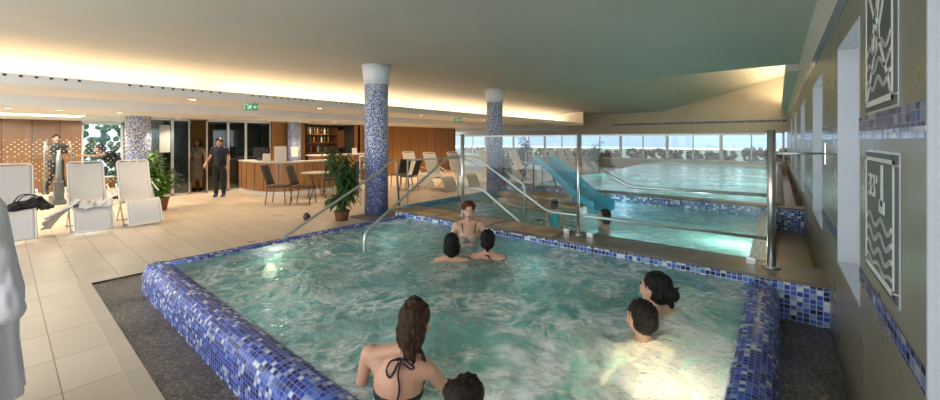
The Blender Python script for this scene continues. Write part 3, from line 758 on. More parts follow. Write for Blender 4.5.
# ------------------------------------------------------------------ glass screen, rails
GY = 4.9
def post(bm, x, y, z0, z1, r=.022): 
    tube(bm, [(x, y, z0), (x, y, z1)], r, 12); tube(bm, [(x, y, z0), (x, y, z0+.015)], r*2.2, 14)
xs = [-4.13, -2.09, -.05]
for i in range(2):
    t = thing('glass_screen', ['clear glass screen panel left, between the pools by the blue slide', 'clear glass screen panel right, between the pools next to the tiled wall'][i], 'glass screen', ((xs[i]+xs[i+1])/2, GY, .375), 0, 'glass screen panels')
    h_ = (xs[i+1]-xs[i])/2-.045
    bm = bbox(-h_, h_, -.006, .006, .03, 1.34); mesh_obj('pane', bm, 'clear_glass', t)
    bm = bbox(-h_, h_, -.008, .008, 1.335, 1.355); mesh_obj('top_edge', bm, 'white_paint', t)
    bm = bmesh.new()
    for q in (-h_+.12, h_-.12): mesh_obj('clamp', bbox(q-.04, q+.04, -.02, .02, 0, .06, bev=.004), 'steel', t)
for i, x in enumerate(xs):
    bm = bmesh.new(); post(bm, x, GY, .375, 1.76, [.03, .02, .036][i])
    tag(mesh_obj('screen_post', bm, 'steel', smooth=True), ['thick steel post at the left end of the glass screen', 'slim steel post in the middle of the glass screen', 'thick steel post at the right end of the glass screen near the wall'][i], 'post', 'steel posts of the glass screen')
def rail(label, pts, r=.019, rad=.1, posts=()):
    bm = bmesh.new(); tube(bm, roundpath(pts, rad), r, 10)
    for p in posts: post(bm, *p)
    return tag(mesh_obj('handrail', bm, 'steel', smooth=True), label, 'handrail', 'stainless steel handrails')
rail('steel handrail running from the left pool edge up towards the tall plant', [(-5.35, 2.32, .0), (-5.3, 2.42, .30), (-5.55, 4.2, 1.05), (-5.8, 4.85, 1.32), (-5.8, 4.95, .36)])
rail('steel handrail rising from the bubbling water to the glass screen', [(-4.07, 2.9, -.8), (-4.07, 2.9, .48), (-4.3, 4.72, 1.375), (-4.26, 5.1, 1.375)], posts=())
rail('steel rail sloping down behind the glass to the low bar', [(-4.26, 5.1, 1.375), (-3.92, 5.0, 1.375), (-2.59, 5.0, .62), (-.08, 5.0, .64)])
rail('upper steel rail behind the right glass panel', [(-1.98, 4.98, 1.36), (-1.45, 4.98, 1.07), (-.08, 4.98, 1.09)])
rail('short low steel rail going down into the shallow pool behind the trio of bathers', [(-4.2, 5.06, .82), (-3.95, 5.2, .82), (-3.2, 5.3, .30), (-3.2, 5.3, .0)])
rail('bent steel rail in the shallow pool behind the woman with a bun', [(-3.95, 5.9, 1.1), (-3.55, 5.95, .85), (-3.55, 5.95, .1)])
rail('steel bar joining the glass screen post to the tiled wall', [(-.05, 4.9, 1.53), (.35, 4.9, 1.53)], .012, posts=())
bm = bmesh.new(); tube(bm, [(.352, 4.9, 1.43), (.352, 4.9, 1.63)], .012, 8); mesh_obj('wall_plate', bm, 'steel', COL.objects['handrail.006'])
t = thing('guard_rail', 'white metal guard rail with slim posts between deck and pools', 'railing', (-7.3, 6.5, 0))
for (x, y) in ((0, 0), (.05, 1.9)):
    bm = bmesh.new(); post(bm, x, y, 0, 1.15, .02); mesh_obj('post', bm, 'white_metal', t, True)
bm = bmesh.new(); tube(bm, [(0, -.02, 1.15), (.05, 1.92, 1.15)], .022, 10); mesh_obj('top_bar', bm, 'white_metal', t, True)
t = thing('guard_rail', 'short white metal guard rail just right of the thick mosaic column', 'railing', (-7.65, 5.95, 0))
for q in ((0, 0), (-.6, -.2)):
    bm = bmesh.new(); post(bm, *q, 0, 1.25, .02); mesh_obj('post', bm, 'white_metal', t, True)
bm = bmesh.new(); tube(bm, [(0.02, 0.01, 1.25), (-.6, -.2, 1.25)], .022, 10); mesh_obj('top_bar', bm, 'white_metal', t, True)

# ------------------------------------------------------------------ slide
t = thing('water_slide', 'light blue children water slide with steel ladder legs in the shallow pool', 'slide', (0, 0, 0))
A, B = V((-4.78, 8.9, 1.05)), V((-2.62, 7.35, .28))
d2 = V((B.x-A.x, B.y-A.y, 0)).normalized(); nrm = V((-d2.y, d2.x, 0))
bm = bmesh.new(); rows = []
sec = [(-.25, .20), (-.245, .04), (-.2, -.0), (-.1, -.03), (0, -.035), (.1, -.03), (.2, 0), (.245, .04), (.25, .20)]
for i in range(25):
    s = i/24; Lh = s
    z = A.z + (B.z-A.z)*(3*s**2-2*s**3)*.75 + (B.z-A.z)*s*.25
    if s < .12: z = A.z-.01*s
    c = V((A.x+(B.x-A.x)*s, A.y+(B.y-A.y)*s, z))
    rows.append([bm.verts.new(c+nrm*a+V((0, 0, b))) for a, b in sec])
for a, b in zip(rows, rows[1:]):
    for j in range(len(sec)-1): bm.faces.new((a[j], b[j], b[j+1], a[j+1]))
o = mesh_obj('chute', bm, 'slide_blue', t, True); m = o.modifiers.new('s', 'SOLIDIFY'); m.thickness = .03
bm = bmesh.new(); q = A-d2*.25
bmesh.ops.create_cube(bm, size=1, matrix=Matrix.Translation(q-V((0, 0, .02))) @ Matrix.Rotation(math.atan2(d2.y, d2.x), 4, 'Z') @ Matrix.Diagonal((.5, .5, .04, 1)))
mesh_obj('platform', bm, 'slide_blue', t)
for s1 in (-1, 1):
    for k1, (off, sp) in enumerate(((-.45, -.25), (-.05, .25))):
        bm = bmesh.new(); p = A+d2*off+nrm*.22*s1; f = p+d2*sp+nrm*.12*s1; f.z = .33 if f.y > 7.3 and f.x < -3.9 else .0
        tube(bm, [p, f], .02, 8); mesh_obj('leg', bm, 'dark_metal', t, True)
bm = bmesh.new(); p0 = A+(B-A)*.55; tube(bm, [p0-V((0, 0, .1)), V((p0.x-.1, p0.y, -.4))], .018, 8); mesh_obj('support', bm, 'steel', t, True)
for s1 in (-1, 1):
    bm = bmesh.new(); p = A-d2*.5+nrm*.24*s1
    tube(bm, roundpath([p-V((0, 0, .5)), p+V((0, 0, .32)), p+d2*.5+V((0, 0, .30)), p+d2*.6], .1), .014, 8); mesh_obj('hand_hoop', bm, 'steel', t, True)
for z in (.55, .8, 1.05):
    bm = bmesh.new(); p = A-d2*(.5+(1.3-z)*.35); p.z = z; tube(bm, [p-nrm*.24, p+nrm*.24], .016, 8); mesh_obj('rung', bm, 'steel', t, True)

# ------------------------------------------------------------------ loungers
def sling(prof, w, mat, parent, name):
    bm = bmesh.new(); rows = []
    for i, (x, z) in enumerate(prof):
        rows.append([bm.verts.new((x, w*q/6, z - .012*math.cos(q/6*PI*.5)*.0 - .014*(1-(q/6)**2))) for q in range(-6, 7)])
    for a, b in zip(rows, rows[1:]):
        for j in range(12): bm.faces.new((a[j], b[j], b[j+1], a[j+1]))
    o = mesh_obj(name, bm, mat, parent, True); m = o.modifiers.new('s', 'SOLIDIFY'); m.thickness = .012; m.offset = 0; return o
def bez(pts, n=10):
    out = []
    for i in range(len(pts)-1):
        p0 = V((*pts[max(i-1, 0)], 0)); p1 = V((*pts[i], 0)); p2 = V((*pts[i+1], 0)); p3 = V((*pts[min(i+2, len(pts)-1)], 0))
        for k_ in range(n):
            s = k_/n; q = .5*((2*p1)+(p2-p0)*s+(2*p0-5*p1+4*p2-p3)*s*s+(-p0+3*p1-3*p2+p3)*s**3); out.append((q.x, q.y))
    out.append(pts[-1]); return out
def lounger(label, loc, rz, mat='white_sling', group='white relax loungers in a row'):
    t = thing('relax_lounger', label, 'lounger', loc, rz, group)
    w = .25
    back = bez([(-.54, 1.20), (-.45, 1.0), (-.34, .76), (-.22, .54), (-.08, .42)])
    seat = bez([(-.08, .42), (.10, .42), (.28, .49)]); leg = bez([(.28, .49), (.42, .46), (.56, .30), (.68, .05)])
    sling(back, w-.012, mat, t, 'backrest'); sling(seat, w-.012, mat, t, 'seat'); sling(leg, w-.012, mat, t, 'leg_rest')
    full = back+seat[1:]+leg[1:]
    bm = bmesh.new()
    for s in (-1, 1): tube(bm, [(x, s*w, z) for x, z in full], .013, 8)
    tube(bm, roundpath([(-.535, -w, 1.19), (-.55, -w+.03, 1.23), (-.55, w-.03, 1.23), (-.535, w, 1.19)], .04), .013, 8); tube(bm, [(.68, -w, .05), (.68, w, .05)], .012, 8)
    mesh_obj('frame', bm, 'white_metal', t, True)
    for s in (-1, 1):
        bm = bmesh.new(); tube(bm, [(-.42, s*(w+.02), .012), (.10, s*(w+.02), .47)], .012, 8); mesh_obj('leg', bm, 'white_metal', t, True)
        bm = bmesh.new(); tube(bm, [(.30, s*(w+.02), .012), (-.30, s*(w+.02), .66)], .012, 8); mesh_obj('leg', bm, 'white_metal', t, True)
        bm = bmesh.new(); tube(bm, [(-.36, s*(w+.035), .76), (-.1, s*(w+.05), .66), (.12, s*(w+.05), .62)], .014, 8); mesh_obj('armrest', bm, 'white_metal', t, True)
    for xx in (-.42, .30):
        bm = bmesh.new(); tube(bm, [(xx, -w-.02, .012), (xx, w+.02, .012)], .012, 8); mesh_obj('crossbar', bm, 'white_metal', t, True)
    return t
L0 = lounger('white sling lounger in the middle of the row with a towel over it', (-10.15, 1.06, 0), 0)
for loc, lb in (((-10.15, 1.77, 0), 'white sling lounger right in the row, next to the bushy potted plant'), ((-10.15, .12, 0), 'white sling lounger at the left with a black bag on its seat'),
                ((-3.05, -.42, 0), 'white sling lounger nearest the camera under a hanging bathrobe')):
    c = copy_tree(L0); c.location = loc; c['label'] = lb
B0 = lounger('', (-8.75, 9.15, 0), -.15, 'beige_sling', 'cream relax loungers beyond the glass')
bl = ['cream lounger standing nearest to the wooden wall', 'cream lounger just left of the column behind the glass', 'cream lounger just right of the column behind the glass', 'cream lounger beneath the steel rail left of the slide', 'cream lounger seen behind the slide ladder',
      'cream lounger first of the far group right of the slide', 'cream lounger second of the far group right of the slide', 'cream lounger third of the far group right of the slide', 'cream lounger last of the far group at the end windows', 'cream lounger set back behind the one by the wooden wall']
bp = [(-8.75, 9.15), (-8.75, 10.35), (-8.6, 12.0), (-8.6, 12.9), (-8.6, 14.2), (-8.4, 17.4), (-8.4, 18.4), (-8.4, 19.4), (-8.4, 20.5), (-10.2, 9.5)]
B0['label'] = bl[0]
for i in range(1, len(bp)):
    c = copy_tree(B0); c.location = (*bp[i], 0); c['label'] = bl[i]
# towel over the middle lounger
def cloth_strip(path, w, off, amp, seed, thick=.015, ny=22, yc=0):
    bm = bmesh.new(); rows = []
    for i, (x, z) in enumerate(path):
        r = []
        for j in range(ny+1):
            y = yc+w*(j/ny-.5); nn = noise.noise(V((i*.28+seed, j*.45, seed)))
            r.append(bm.verts.new((x+off+amp*nn, y+.35*amp*noise.noise(V((i*.4, j*.2, seed+4))), z+amp*.6*noise.noise(V((j*.5, i*.25, seed+9))))))
        rows.append(r)
    for a, b in zip(rows, rows[1:]):
        for j in range(ny): bm.faces.new((a[j], b[j], b[j+1], a[j+1]))
    return bm
bm = cloth_strip(bez([(.0, .47), (.14, .47), (.27, .54), (.38, .53), (.46, .43)], 6), .34, .0, .07, 3, yc=.03)
# hanging part over the left side with folds
rows = []
for i in range(16):
    s = i/15; r = []
    for j in range(26):
        u = j/25
        r.append(bm.verts.new((.0+.46*u+.03*math.sin(u*22+i*.2), -.13-.16*min(1, s*1.6)-.15*s*s-.035*math.sin(u*17+s*3)*s, .56-.48*s*(.75+.25*math.sin(u*5))+.05*noise.noise(V((u*9, s*9, 2))))))
    rows.append(r)
for a, b in zip(rows, rows[1:]):
    for j in range(25): bm.faces.new((a[j], b[j], b[j+1], a[j+1]))
o = mesh_obj('towel', bm, 'towel', smooth=True, loc=(-10.15, 1.06, 0)); m = o.modifiers.new('s', 'SOLIDIFY'); m.thickness = .014
o.scale = (1.12, 1.3, 1.02)
tag(o, 'crumpled white towel hanging off the middle white lounger', 'towel')
# black bag
t = thing('bag', 'floppy black fabric bag on the left white lounger', 'bag', (-9.98, .28, .46), .3)
blob('bag_body', [('e', (0, 0, .07), (.13, .26, .09)), ('e', (-.02, .12, .12), (.09, .13, .09)), ('e', (.05, -.14, .06), (.10, .14, .07)), ('e', (.08, .22, .03), (.1, .1, .05))], 'black_fabric', t, .014, 2, 0, .05, 5)
for s in (-1, 1):
    bm = bmesh.new(); tube(bm, roundpath([(s*.05, -.15, .13), (s*.07, -.06, .27), (s*.07, .08, .26), (s*.05, .16, .16)], .08), .009, 6); mesh_obj('handle', bm, 'black_fabric', t, True)
# bathrobe hanging over the nearest lounger
bm = bmesh.new(); rows = []
prof = [(1.335, .04, .02), (1.33, .16, .05), (1.30, .24, .085), (1.24, .27, .11), (1.12, .285, .125), (1.0, .295, .135), (.86, .31, .14), (.74, .33, .15), (.66, .33, .15), (.58, .31, .15), (.45, .31, .16), (.3, .325, .17), (.14, .34, .18)]
n_ = 72
for z, wy, wx in prof:
    r = []
    for i in range(n_):
        a = 2*PI*i/n_; fold = 1+(.13*math.sin(a*11+z*1.2)+.05*math.sin(a*23-z*2))*min(1, (1.36-z)*2.2)
        r.append(bm.verts.new((wx*math.cos(a)*fold + .10*(1.3-z)*.4, wy*math.sin(a)*(1+(fold-1)*.35), z+.01*math.sin(a*5))))
    rows.append(r)
for a, b in zip(rows, rows[1:]):
    for i in range(n_): bm.faces.new((a[i], a[(i+1) % n_], b[(i+1) % n_], b[i]))
bm.faces.new(rows[0])
t = thing('bathrobe', 'white terry bathrobe hung over the nearest lounger at the left edge', 'bathrobe', (-3.55, -.25, 0.03))
mesh_obj('robe_body', bm, 'robe', t, True)
blob('sleeve', [('c', (.09, .20, 1.12), (.12, .26, .80), .06, .065), ('c', (.12, .26, .80), (.13, .27, .66), .065, .075)], 'robe', t, .010, 3, 0, .012, 9)

# ------------------------------------------------------------------ plants
def leaf_strip(bm, p, d, L, w, droop, rnd):
    d = d.normalized(); side = d.cross(V((0, 0, 1)))
    side = side.normalized() if side.length > .01 else V((1, 0, 0))
    prev = None; q = p.copy(); v = d.copy(); n_ = 5
    for i in range(n_+1):
        s = i/n_; ww = w*math.sin(PI*min(.98, .12+.86*s))
        a = bm.verts.new(q-side*ww); b = bm.verts.new(q+side*ww)
        if prev: bm.faces.new((prev[0], prev[1], b, a))
        prev = (a, b); v = (v+V((0, 0, -droop/n_))).normalized(); q = q+v*L/n_
def dracaena(loc, label, seed):
    rnd = random.Random(seed)
    t = thing('potted_dracaena', label, 'plant', loc)
    bm = bmesh.new(); lathe(bm, [(.001, 0), (.12, 0), (.15, .17), (.165, .18), (.165, .2), (.14, .2), (.13, .17)], 24, close=False); p = mesh_obj('pot', bm, 'terracotta', t, True)
    bm = bmesh.new(); lathe(bm, [(.001, .171), (.13, .17)], 20, close=False); mesh_obj('soil', bm, 'soil', p)
    stems = bmesh.new(); lv = bmesh.new()
    for k_ in range(6):
        a = rnd.uniform(0, 2*PI); top = V((math.cos(a)*rnd.uniform(.05, .24), math.sin(a)*rnd.uniform(.05, .24), [1.45, 1.28, 1.1, .95, .75, .5][k_]))
        base = V((math.cos(a)*.04, math.sin(a)*.04, .15)); mid = base.lerp(top, .5)+V((.04, .02, 0))
        tube(stems, [base, mid, top], [.016, .014, .01], 7)
        for zz in range(7):
            c = mid.lerp(top, .1+zz/6*.95)
            for i in range(13):
                b = rnd.uniform(0, 2*PI); el = rnd.uniform(-.1, 1.1)
                leaf_strip(lv, c, V((math.cos(b), math.sin(b), el)), rnd.uniform(.28, .44), rnd.uniform(.018, .030), rnd.uniform(1.0, 2.2), rnd)
    mesh_obj('stems', stems, 'stem', t, True); mesh_obj('foliage', lv, 'leaf', t); return t
dracaena((-7.02, 4.45, 0), 'tall dark green dracaena in a terracotta pot beside the thick mosaic column', 5)
def bush(loc, label, seed, R=.33, H=1.5, mat='leaf_light'):
    rnd = random.Random(seed)
    t = thing('potted_bush', label, 'plant', loc)
    bm = bmesh.new(); lathe(bm, [(.001, 0), (.14, 0), (.19, .26), (.205, .27), (.205, .3), (.17, .3), (.16, .26)], 24, close=False); p = mesh_obj('pot', bm, 'terracotta', t, True)
    bm = bmesh.new(); lathe(bm, [(.001, .261), (.16, .26)], 20, close=False); mesh_obj('soil', bm, 'soil', p)
    st = bmesh.new(); lv = bmesh.new()
    for k_ in range(16):
        a = rnd.uniform(0, 2*PI); r = rnd.uniform(.05, R); top = V((math.cos(a)*r, math.sin(a)*r, rnd.uniform(.7, H)))
        base = V((math.cos(a)*.05, math.sin(a)*.05, .24)); tube(st, [base, base.lerp(top, .5)+V((0, 0, .08)), top], [.01, .008, .004], 5)
        for i in range(60):
            c = base.lerp(top, rnd.uniform(.35, 1))+V((rnd.gauss(0, .07), rnd.gauss(0, .07), rnd.gauss(0, .07)))
            b = rnd.uniform(0, 2*PI); leaf_strip(lv, c, V((math.cos(b), math.sin(b), rnd.uniform(-.4, .7))), rnd.uniform(.12, .19), .032, 1, rnd)
    mesh_obj('stems', st, 'stem', t, True); mesh_obj('foliage', lv, mat, t); return t
bush((-11.35, 2.35, 0), 'bushy green potted plant beside the right white lounger', 2, .5, 1.5)
bush((-7.6, 11.3, 0), 'leafy potted plant between the cream loungers right of the screened column', 4, .2, 1.2)
bush((-9.3, 15.4, 0), 'potted plant behind the top of the blue slide', 6, .3, 1.9, 'leaf')
bush((-8.3, 21.8, 0), 'potted palm-like plant by the far windows at the lap pool corner', 8, .4, 1.7)
t = thing('small_pot', 'small dark purple pot on the deck beneath the left handrail', 'pot', (-7.6, 4.0, 0))
bm = bmesh.new(); lathe(bm, [(.001, 0), (.05, 0), (.075, .05), (.07, .1), (.05, .12), (.045, .1)], 20, close=False); mesh_obj('pot_body', bm, 'purple_glaze', t, True)
bm = bmesh.new(); ellipsoid(bm, (0, 0, .12), (.045, .045, .03), n=10); mesh_obj('pot_filling', bm, 'soil', t, True)

# ------------------------------------------------------------------ reception and bar
t = thing('reception_counter', 'curved wooden reception counter with a pale top beside the standing man', 'counter', (0, 0, 0))
path = [V((-13.85, 4.95, 0)), V((-13.2, 4.85, 0)), V((-12.5, 4.85, 0)), V((-11.95, 4.95, 0)), V((-11.6, 5.15, 0)), V((-11.4, 5.5, 0)), V((-11.35, 6.0, 0)), V((-11.35, 6.9, 0))]
def wall_strip(path, z0, z1, th):
    bm = bmesh.new(); uv = bm.loops.layers.uv.verify(); R_ = []
    for i, p in enumerate(path):
        d = (path[min(i+1, len(path)-1)]-path[max(i-1, 0)]).normalized(); n_ = V((-d.y, d.x, 0))
        R_.append([bm.verts.new(q) for q in (p+V((0, 0, z0)), p+V((0, 0, z1)), p+n_*th+V((0, 0, z1)), p+n_*th+V((0, 0, z0)))])
    for a, b in zip(R_, R_[1:]):
        for j in range(4): bm.faces.new((a[j], b[j], b[(j+1) % 4], a[(j+1) % 4]))
    bm.faces.new(R_[0]); bm.faces.new(R_[-1][::-1]); return bm
sm = [V((x, y, 0)) for x, y in bez([(p.x, p.y) for p in path], 5)]
mesh_obj('front_panel', wall_strip(sm, .12, .97, .06), 'counter_wood', t)
mesh_obj('plinth', wall_strip([p+V((-.02, .02, 0)) for p in sm], 0, .12, .05), 'white_paint', t)
mesh_obj('counter_top', wall_strip([p+V((.03, -.03, 0)) for p in sm], .97, 1.01, .45), 'counter_top', t)
bm = bmesh.new()
acc = 0
for a, b in zip(sm, sm[1:]):
    acc += (b-a).length
    if acc > .42:
        acc = 0; d = (b-a).normalized(); n_ = V((d.y, -d.x, 0)); c = b+n_*.004
        bm = bmesh.new(); tube(bm, [c+V((0, 0, .14)), c+V((0, 0, .95))], .008, 5); mesh_obj('panel_joint', bm, 'dark_metal', t)
t = thing('bar_counter', 'wooden bar counter with pale top in front of the bottle shelves', 'counter', (-13.0, 8.2, 0))
bm = bbox(-.3, .3, -1.15, 1.5, .1, 1.08); mesh_obj('front_panel', bm, 'counter_wood', t)
bm = bbox(-.35, .36, -1.2, 1.55, 1.08, 1.13, bev=.01); mesh_obj('counter_top', bm, 'counter_top', t)
bm = bbox(-.27, .27, -1.12, 1.47, 0, .1); mesh_obj('plinth', bm, 'white_paint', t)
bm = bbox(.3, .75, -1.0, 1.4, .68, .72, bev=.01); mesh_obj('serving_ledge', bm, 'counter_top', t)
t = thing('bottle_shelf', 'dark wooden shelf unit on the wall behind the bar', 'shelf', (-15.2, 8.35, 0))
bm = bmesh.new(); box(bm, -.18, .2, -.9, .95, 1.12, 1.15); box(bm, -.18, .2, -.9, .95, 1.52, 1.55); box(bm, -.18, .2, -.9, .95, 1.88, 1.91); box(bm, -.18, .2, -.93, -.9, .9, 2.2); box(bm, -.18, .2, .95, .98, .9, 2.2); box(bm, -.2, -.18, -.93, .98, .9, 2.2)
mesh_obj('shelf_boards', bm, 'gym_wood', t)
def bottle(mat, loc, label):
    bm = bmesh.new(); lathe(bm, [(.001, 0), (.038, 0), (.04, .02), (.04, .17), (.03, .2), (.014, .23), (.013, .29), (.016, .3), (.001, .3)], 12, close=False)
    o = mesh_obj('bottle', bm, mat, smooth=True, loc=loc); return tag(o, label, 'bottle', 'bottles on the bar shelves')
sh = ['lower', 'middle', 'upper']; rnd = random.Random(5)
protos = {}
for si, z in enumerate((1.15, 1.55, 1.91)):
    for i in range(9):
        m_ = ['bottle_dark', 'bottle_amber', 'bottle_green', 'glassware'][(i*3+si) % 4]
        lb = '%s bottle on the %s bar shelf' % ({'bottle_dark': 'dark', 'bottle_amber': 'amber', 'bottle_green': 'dark green', 'glassware': 'pale'}[m_], sh[si])
        loc = (-15.1, 7.6+i*.165+rnd.uniform(-.02, .02), z)
        if m_ in protos:
            o = protos[m_].copy(); COL.objects.link(o); o.location = loc; o['label'] = lb
        else: protos[m_] = bottle(m_, loc, lb)
        o = protos[m_] if o is None else o
        o_group = 'bottles on the bar shelves'
t = thing('wall_cabinet', 'dark brown wall cabinet to the right of the bottles', 'cabinet', (-15.2, 9.5, 1.3))
bm = bbox(-.18, .15, -.15, .2, 0, .8); mesh_obj('body', bm, 'gym_wood', t); bm = bbox(.15, .17, -.14, .19, .02, .78); mesh_obj('door', bm, 'counter_wood', t)
# things on the reception counter
def card(name, label, loc, w, h_, rz, mat='paper', tilt=.15):
    bm = bbox(-.01, .01, -w/2, w/2, 0, h_, bev=.003); o = mesh_obj(name, bm, mat, loc=loc); o.rotation_euler = (0, -tilt, rz); return tag(o, label, 'sign')
card('menu_board', 'tall cream menu board leaning on the reception counter by the column', (-11.75, 5.35, 1.01), .34, .46, -.5)
card('desk_card', 'small cream card standing on the reception counter', (-12.0, 5.05, 1.01), .22, .24, -.7)
t = thing('computer_monitor', 'dark computer monitor behind the reception counter', 'monitor', (-12.7, 5.2, 1.0), 2.4)
bm = bbox(-.02, .02, -.25, .25, .08, .42, bev=.008); mesh_obj('screen', bm, 'black_fabric', t); bm = bbox(-.08, .08, -.1, .1, 0, .1, bev=.01); mesh_obj('stand', bm, 'dark_metal', t)
card('leaflet', 'pale leaflet on the bar counter under the shelves', (-12.85, 8.7, 1.13), .2, .22, 0)

# chairs and tables
def dining_chair(label, loc, rz):
    t = thing('wicker_chair', label, 'chair', loc, rz, 'dark wicker chairs')
    bm = bbox(-.22, .22, -.22, .22, .43, .47, bev=.012); mesh_obj('seat', bm, 'dark_wicker', t)
    bm = bmesh.new(); rows = []
    for i in range(9):
        s = i/8; rows.append([bm.verts.new((-.22-.17*s-.02*math.sin(s*PI), q*.20*(1+.05*s), .50+.50*s)) for q in (-1, -.5, 0, .5, 1)])
    for a, b in zip(rows, rows[1:]):
        for j in range(4): bm.faces.new((a[j], a[j+1], b[j+1], b[j]))
    o = mesh_obj('backrest', bm, 'dark_wicker', t, True); m = o.modifiers.new('s', 'SOLIDIFY'); m.thickness = .02
    for sx in (-1, 1):
        for sy in (-1, 1):
            bm = bmesh.new(); pts = [(sx*.2, sy*.2, .44), (sx*.23, sy*.21, 0)]
            if sx < 0: pts = [(-.40, sy*.215, 1.02), (-.21, sy*.21, .46), (-.27, sy*.21, 0)]
            tube(bm, pts, .014, 8); mesh_obj('leg', bm, 'wicker_leg', t, True)
    return t
C0 = dining_chair('dark wicker chair at the round table, nearest the reception counter', (-10.15, 4.6, 0), .75)
for lb, loc, rz in (('dark wicker chair at the round table, second from the reception counter', (-9.55, 4.95, 0), .7), ('dark wicker chair on the far side of the round table', (-10.1, 6.6, 0), -1.6),
                    ('dark wicker chair behind the round table', (-10.75, 6.45, 0), -.6), ('dark wicker chair facing the bar just right of the thick column', (-9.6, 8.6, 0), 3.5), ('dark wicker chair beside the small table right of the thick column', (-10.3, 8.8, 0), 3.0)):
    c = copy_tree(C0); c.location = loc; c.rotation_euler.z = rz; c['label'] = lb
def table(label, loc):
    t = thing('bistro_table', label, 'table', loc, 0, 'pale bistro tables')
    bm = bmesh.new(); lathe(bm, [(.001, .72), (.40, .72), (.42, .735), (.40, .75), (.001, .75)], 32, close=False); mesh_obj('table_top', bm, 'table_top', t, True)
    for i in range(4):
        a = i*PI/2+.5; bm = bmesh.new(); tube(bm, [(.24*math.cos(a), .24*math.sin(a), .72), (.1*math.cos(a), .1*math.sin(a), .38), (.3*math.cos(a), .3*math.sin(a), 0)], .013, 8); mesh_obj('leg', bm, 'dark_metal', t, True)
    return t
T0 = table('round pale bistro table with wicker chairs near the reception counter', (-10.2, 5.65, 0))
c = copy_tree(T0); c.location = (-10.5, 7.9, 0); c['label'] = 'round pale bistro table just right of the thick mosaic column'

# ------------------------------------------------------------------ cross trainer
t = thing('cross_trainer', 'grey cross trainer in the gym behind the loungers', 'exercise machine', (-15.0, .95, 0))
bm = bbox(-.7, .7, -.12, .12, 0, .12, bev=.03); mesh_obj('base', bm, 'grey_plastic', t)
bm = bbox(.25, .62, -.09, .09, .1, .6, bev=.05); mesh_obj('housing', bm, 'grey_plastic', t)
bm = bmesh.new(); tube(bm, [(.45, 0, .5), (.50, 0, 1.4)], [.06, .045], 12); mesh_obj('mast', bm, 'silver_plastic', t, True)
bm = bbox(.40, .52, -.16, .16, 1.3, 1.52, bev=.02); mesh_obj('console', bm, 'dark_metal', t)
for s in (-1, 1):
    bm = bmesh.new(); tube(bm, roundpath([(.3, s*.24, .25), (.42, s*.24, .9), (.30, s*.24, 1.5), (.1, s*.2, 1.62)], .1), .02, 8); mesh_obj('moving_handle', bm, 'silver_plastic', t, True)
    bm = bbox(-.42, -.02, s*.2-.06, s*.2+.06, .22, .27, bev=.01); mesh_obj('pedal', bm, 'black_fabric', t)
    bm = bmesh.new(); tube(bm, [(-.6, s*.2, .18), (.35, s*.22, .3)], .018, 8); mesh_obj('pedal_arm', bm, 'silver_plastic', t, True)

# ------------------------------------------------------------------ signs on the right wall
def sign(name, label, y0, y1, z0, z1, lines, regions=()):
    t = thing(name, label, 'sign', (WX-.008, (y0+y1)/2, z0), 0, 'pictogram plates on the tiled wall')
    w, h_ = y1-y0, z1-z0
    bm = bbox(-.004, .004, -w/2, w/2, 0, h_); mesh_obj('plate', bm, 'sign_plate', t)
    bm = bbox(.004, .007, -w/2-.012, w/2+.012, -.012, h_+.012); mesh_obj('backing_plate', bm, 'clear_edge', t)
    for y in (-w/2, w/2):
        for z in (.04, h_-.04):
            bm = bmesh.new(); tube(bm, [(-.010, y*.985, z), (.007, y*.985, z)], .006, 8); mesh_obj('bolt', bm, 'steel', t)
    bm = bmesh.new(); x = -.0055
    f = .016
    for q in ((-w/2+.02, -w/2+.02+f, .02, h_-.02), (w/2-.02-f, w/2-.02, .02, h_-.02), (-w/2+.02, w/2-.02, .02, .02+f*1.6), (-w/2+.02, w/2-.02, h_-.02-f, h_-.02)): box(bm, x-.002, x+.002, *q)
    mesh_obj('sign_border', bm, 'sign_white', t)
    bm = bmesh.new()
    for pts, r in lines:
        # u: 0..1 left to right as read facing the wall from the room, v: 0..1 up
        P2 = [V((x, (.5-u)*-1*w*-1 if False else (u_to_y(u, w)), v*h_)) for u, v in pts]
        for a, b in zip(P2, P2[1:]):
            d = (b-a).normalized(); n_ = V((0, -d.z, d.y))*r
            vs = [bm.verts.new(q) for q in (a-n_-d*r*.5, b-n_+d*r*.5, b+n_+d*r*.5, a+n_-d*r*.5)]; fb = bm.faces.new(vs)
    ob = mesh_obj('pictogram', bm, 'sign_white', t); m = ob.modifiers.new('s', 'SOLIDIFY'); m.thickness = .003; m.offset = 0
    return t
def u_to_y(u, w): return (.5-u)*w      # facing +X, left is +Y
def wave(v, a=.035, n_=24, ph=0, u0=.1, u1=.9): return [(u0+(u1-u0)*i/n_, v+a*math.sin(2*PI*2.1*i/n_+ph)) for i in range(n_+1)]
sign('no_diving_sign', 'upper pictogram plate showing a crossed-out diver above waves', 2.16, 2.77, 1.80, 2.46,
     [([(.1, .92), (.9, .1)], .012), ([(.9, .92), (.1, .1)], .012), (wave(.42), .009), (wave(.30, ph=.6), .009), (wave(.18, ph=1.2), .009),
      ([(.62, .9), (.42, .62)], .03), ([(.42, .66), (.30, .5)], .014), ([(.62, .88), (.72, .95)], .016), ([(.45, .7), (.55, .5), (.5, .45)], .010), ([(.35, .52), (.30, .44)], .022)])
def seg(ch, u, v, s):
    S_ = {'3': [[(0, 1), (.6, 1), (.6, .5), (.15, .5)], [(.6, .5), (.6, 0), (0, 0)]], 'C': [[(.6, 1), (0, 1), (0, 0), (.6, 0)]], 'o': [[(0, 1), (.25, 1), (.25, .75), (0, .75), (0, 1)]]}
    return [([(u+a*s*.8, v+b*s) for a, b in st], .008) for st in S_[ch]]
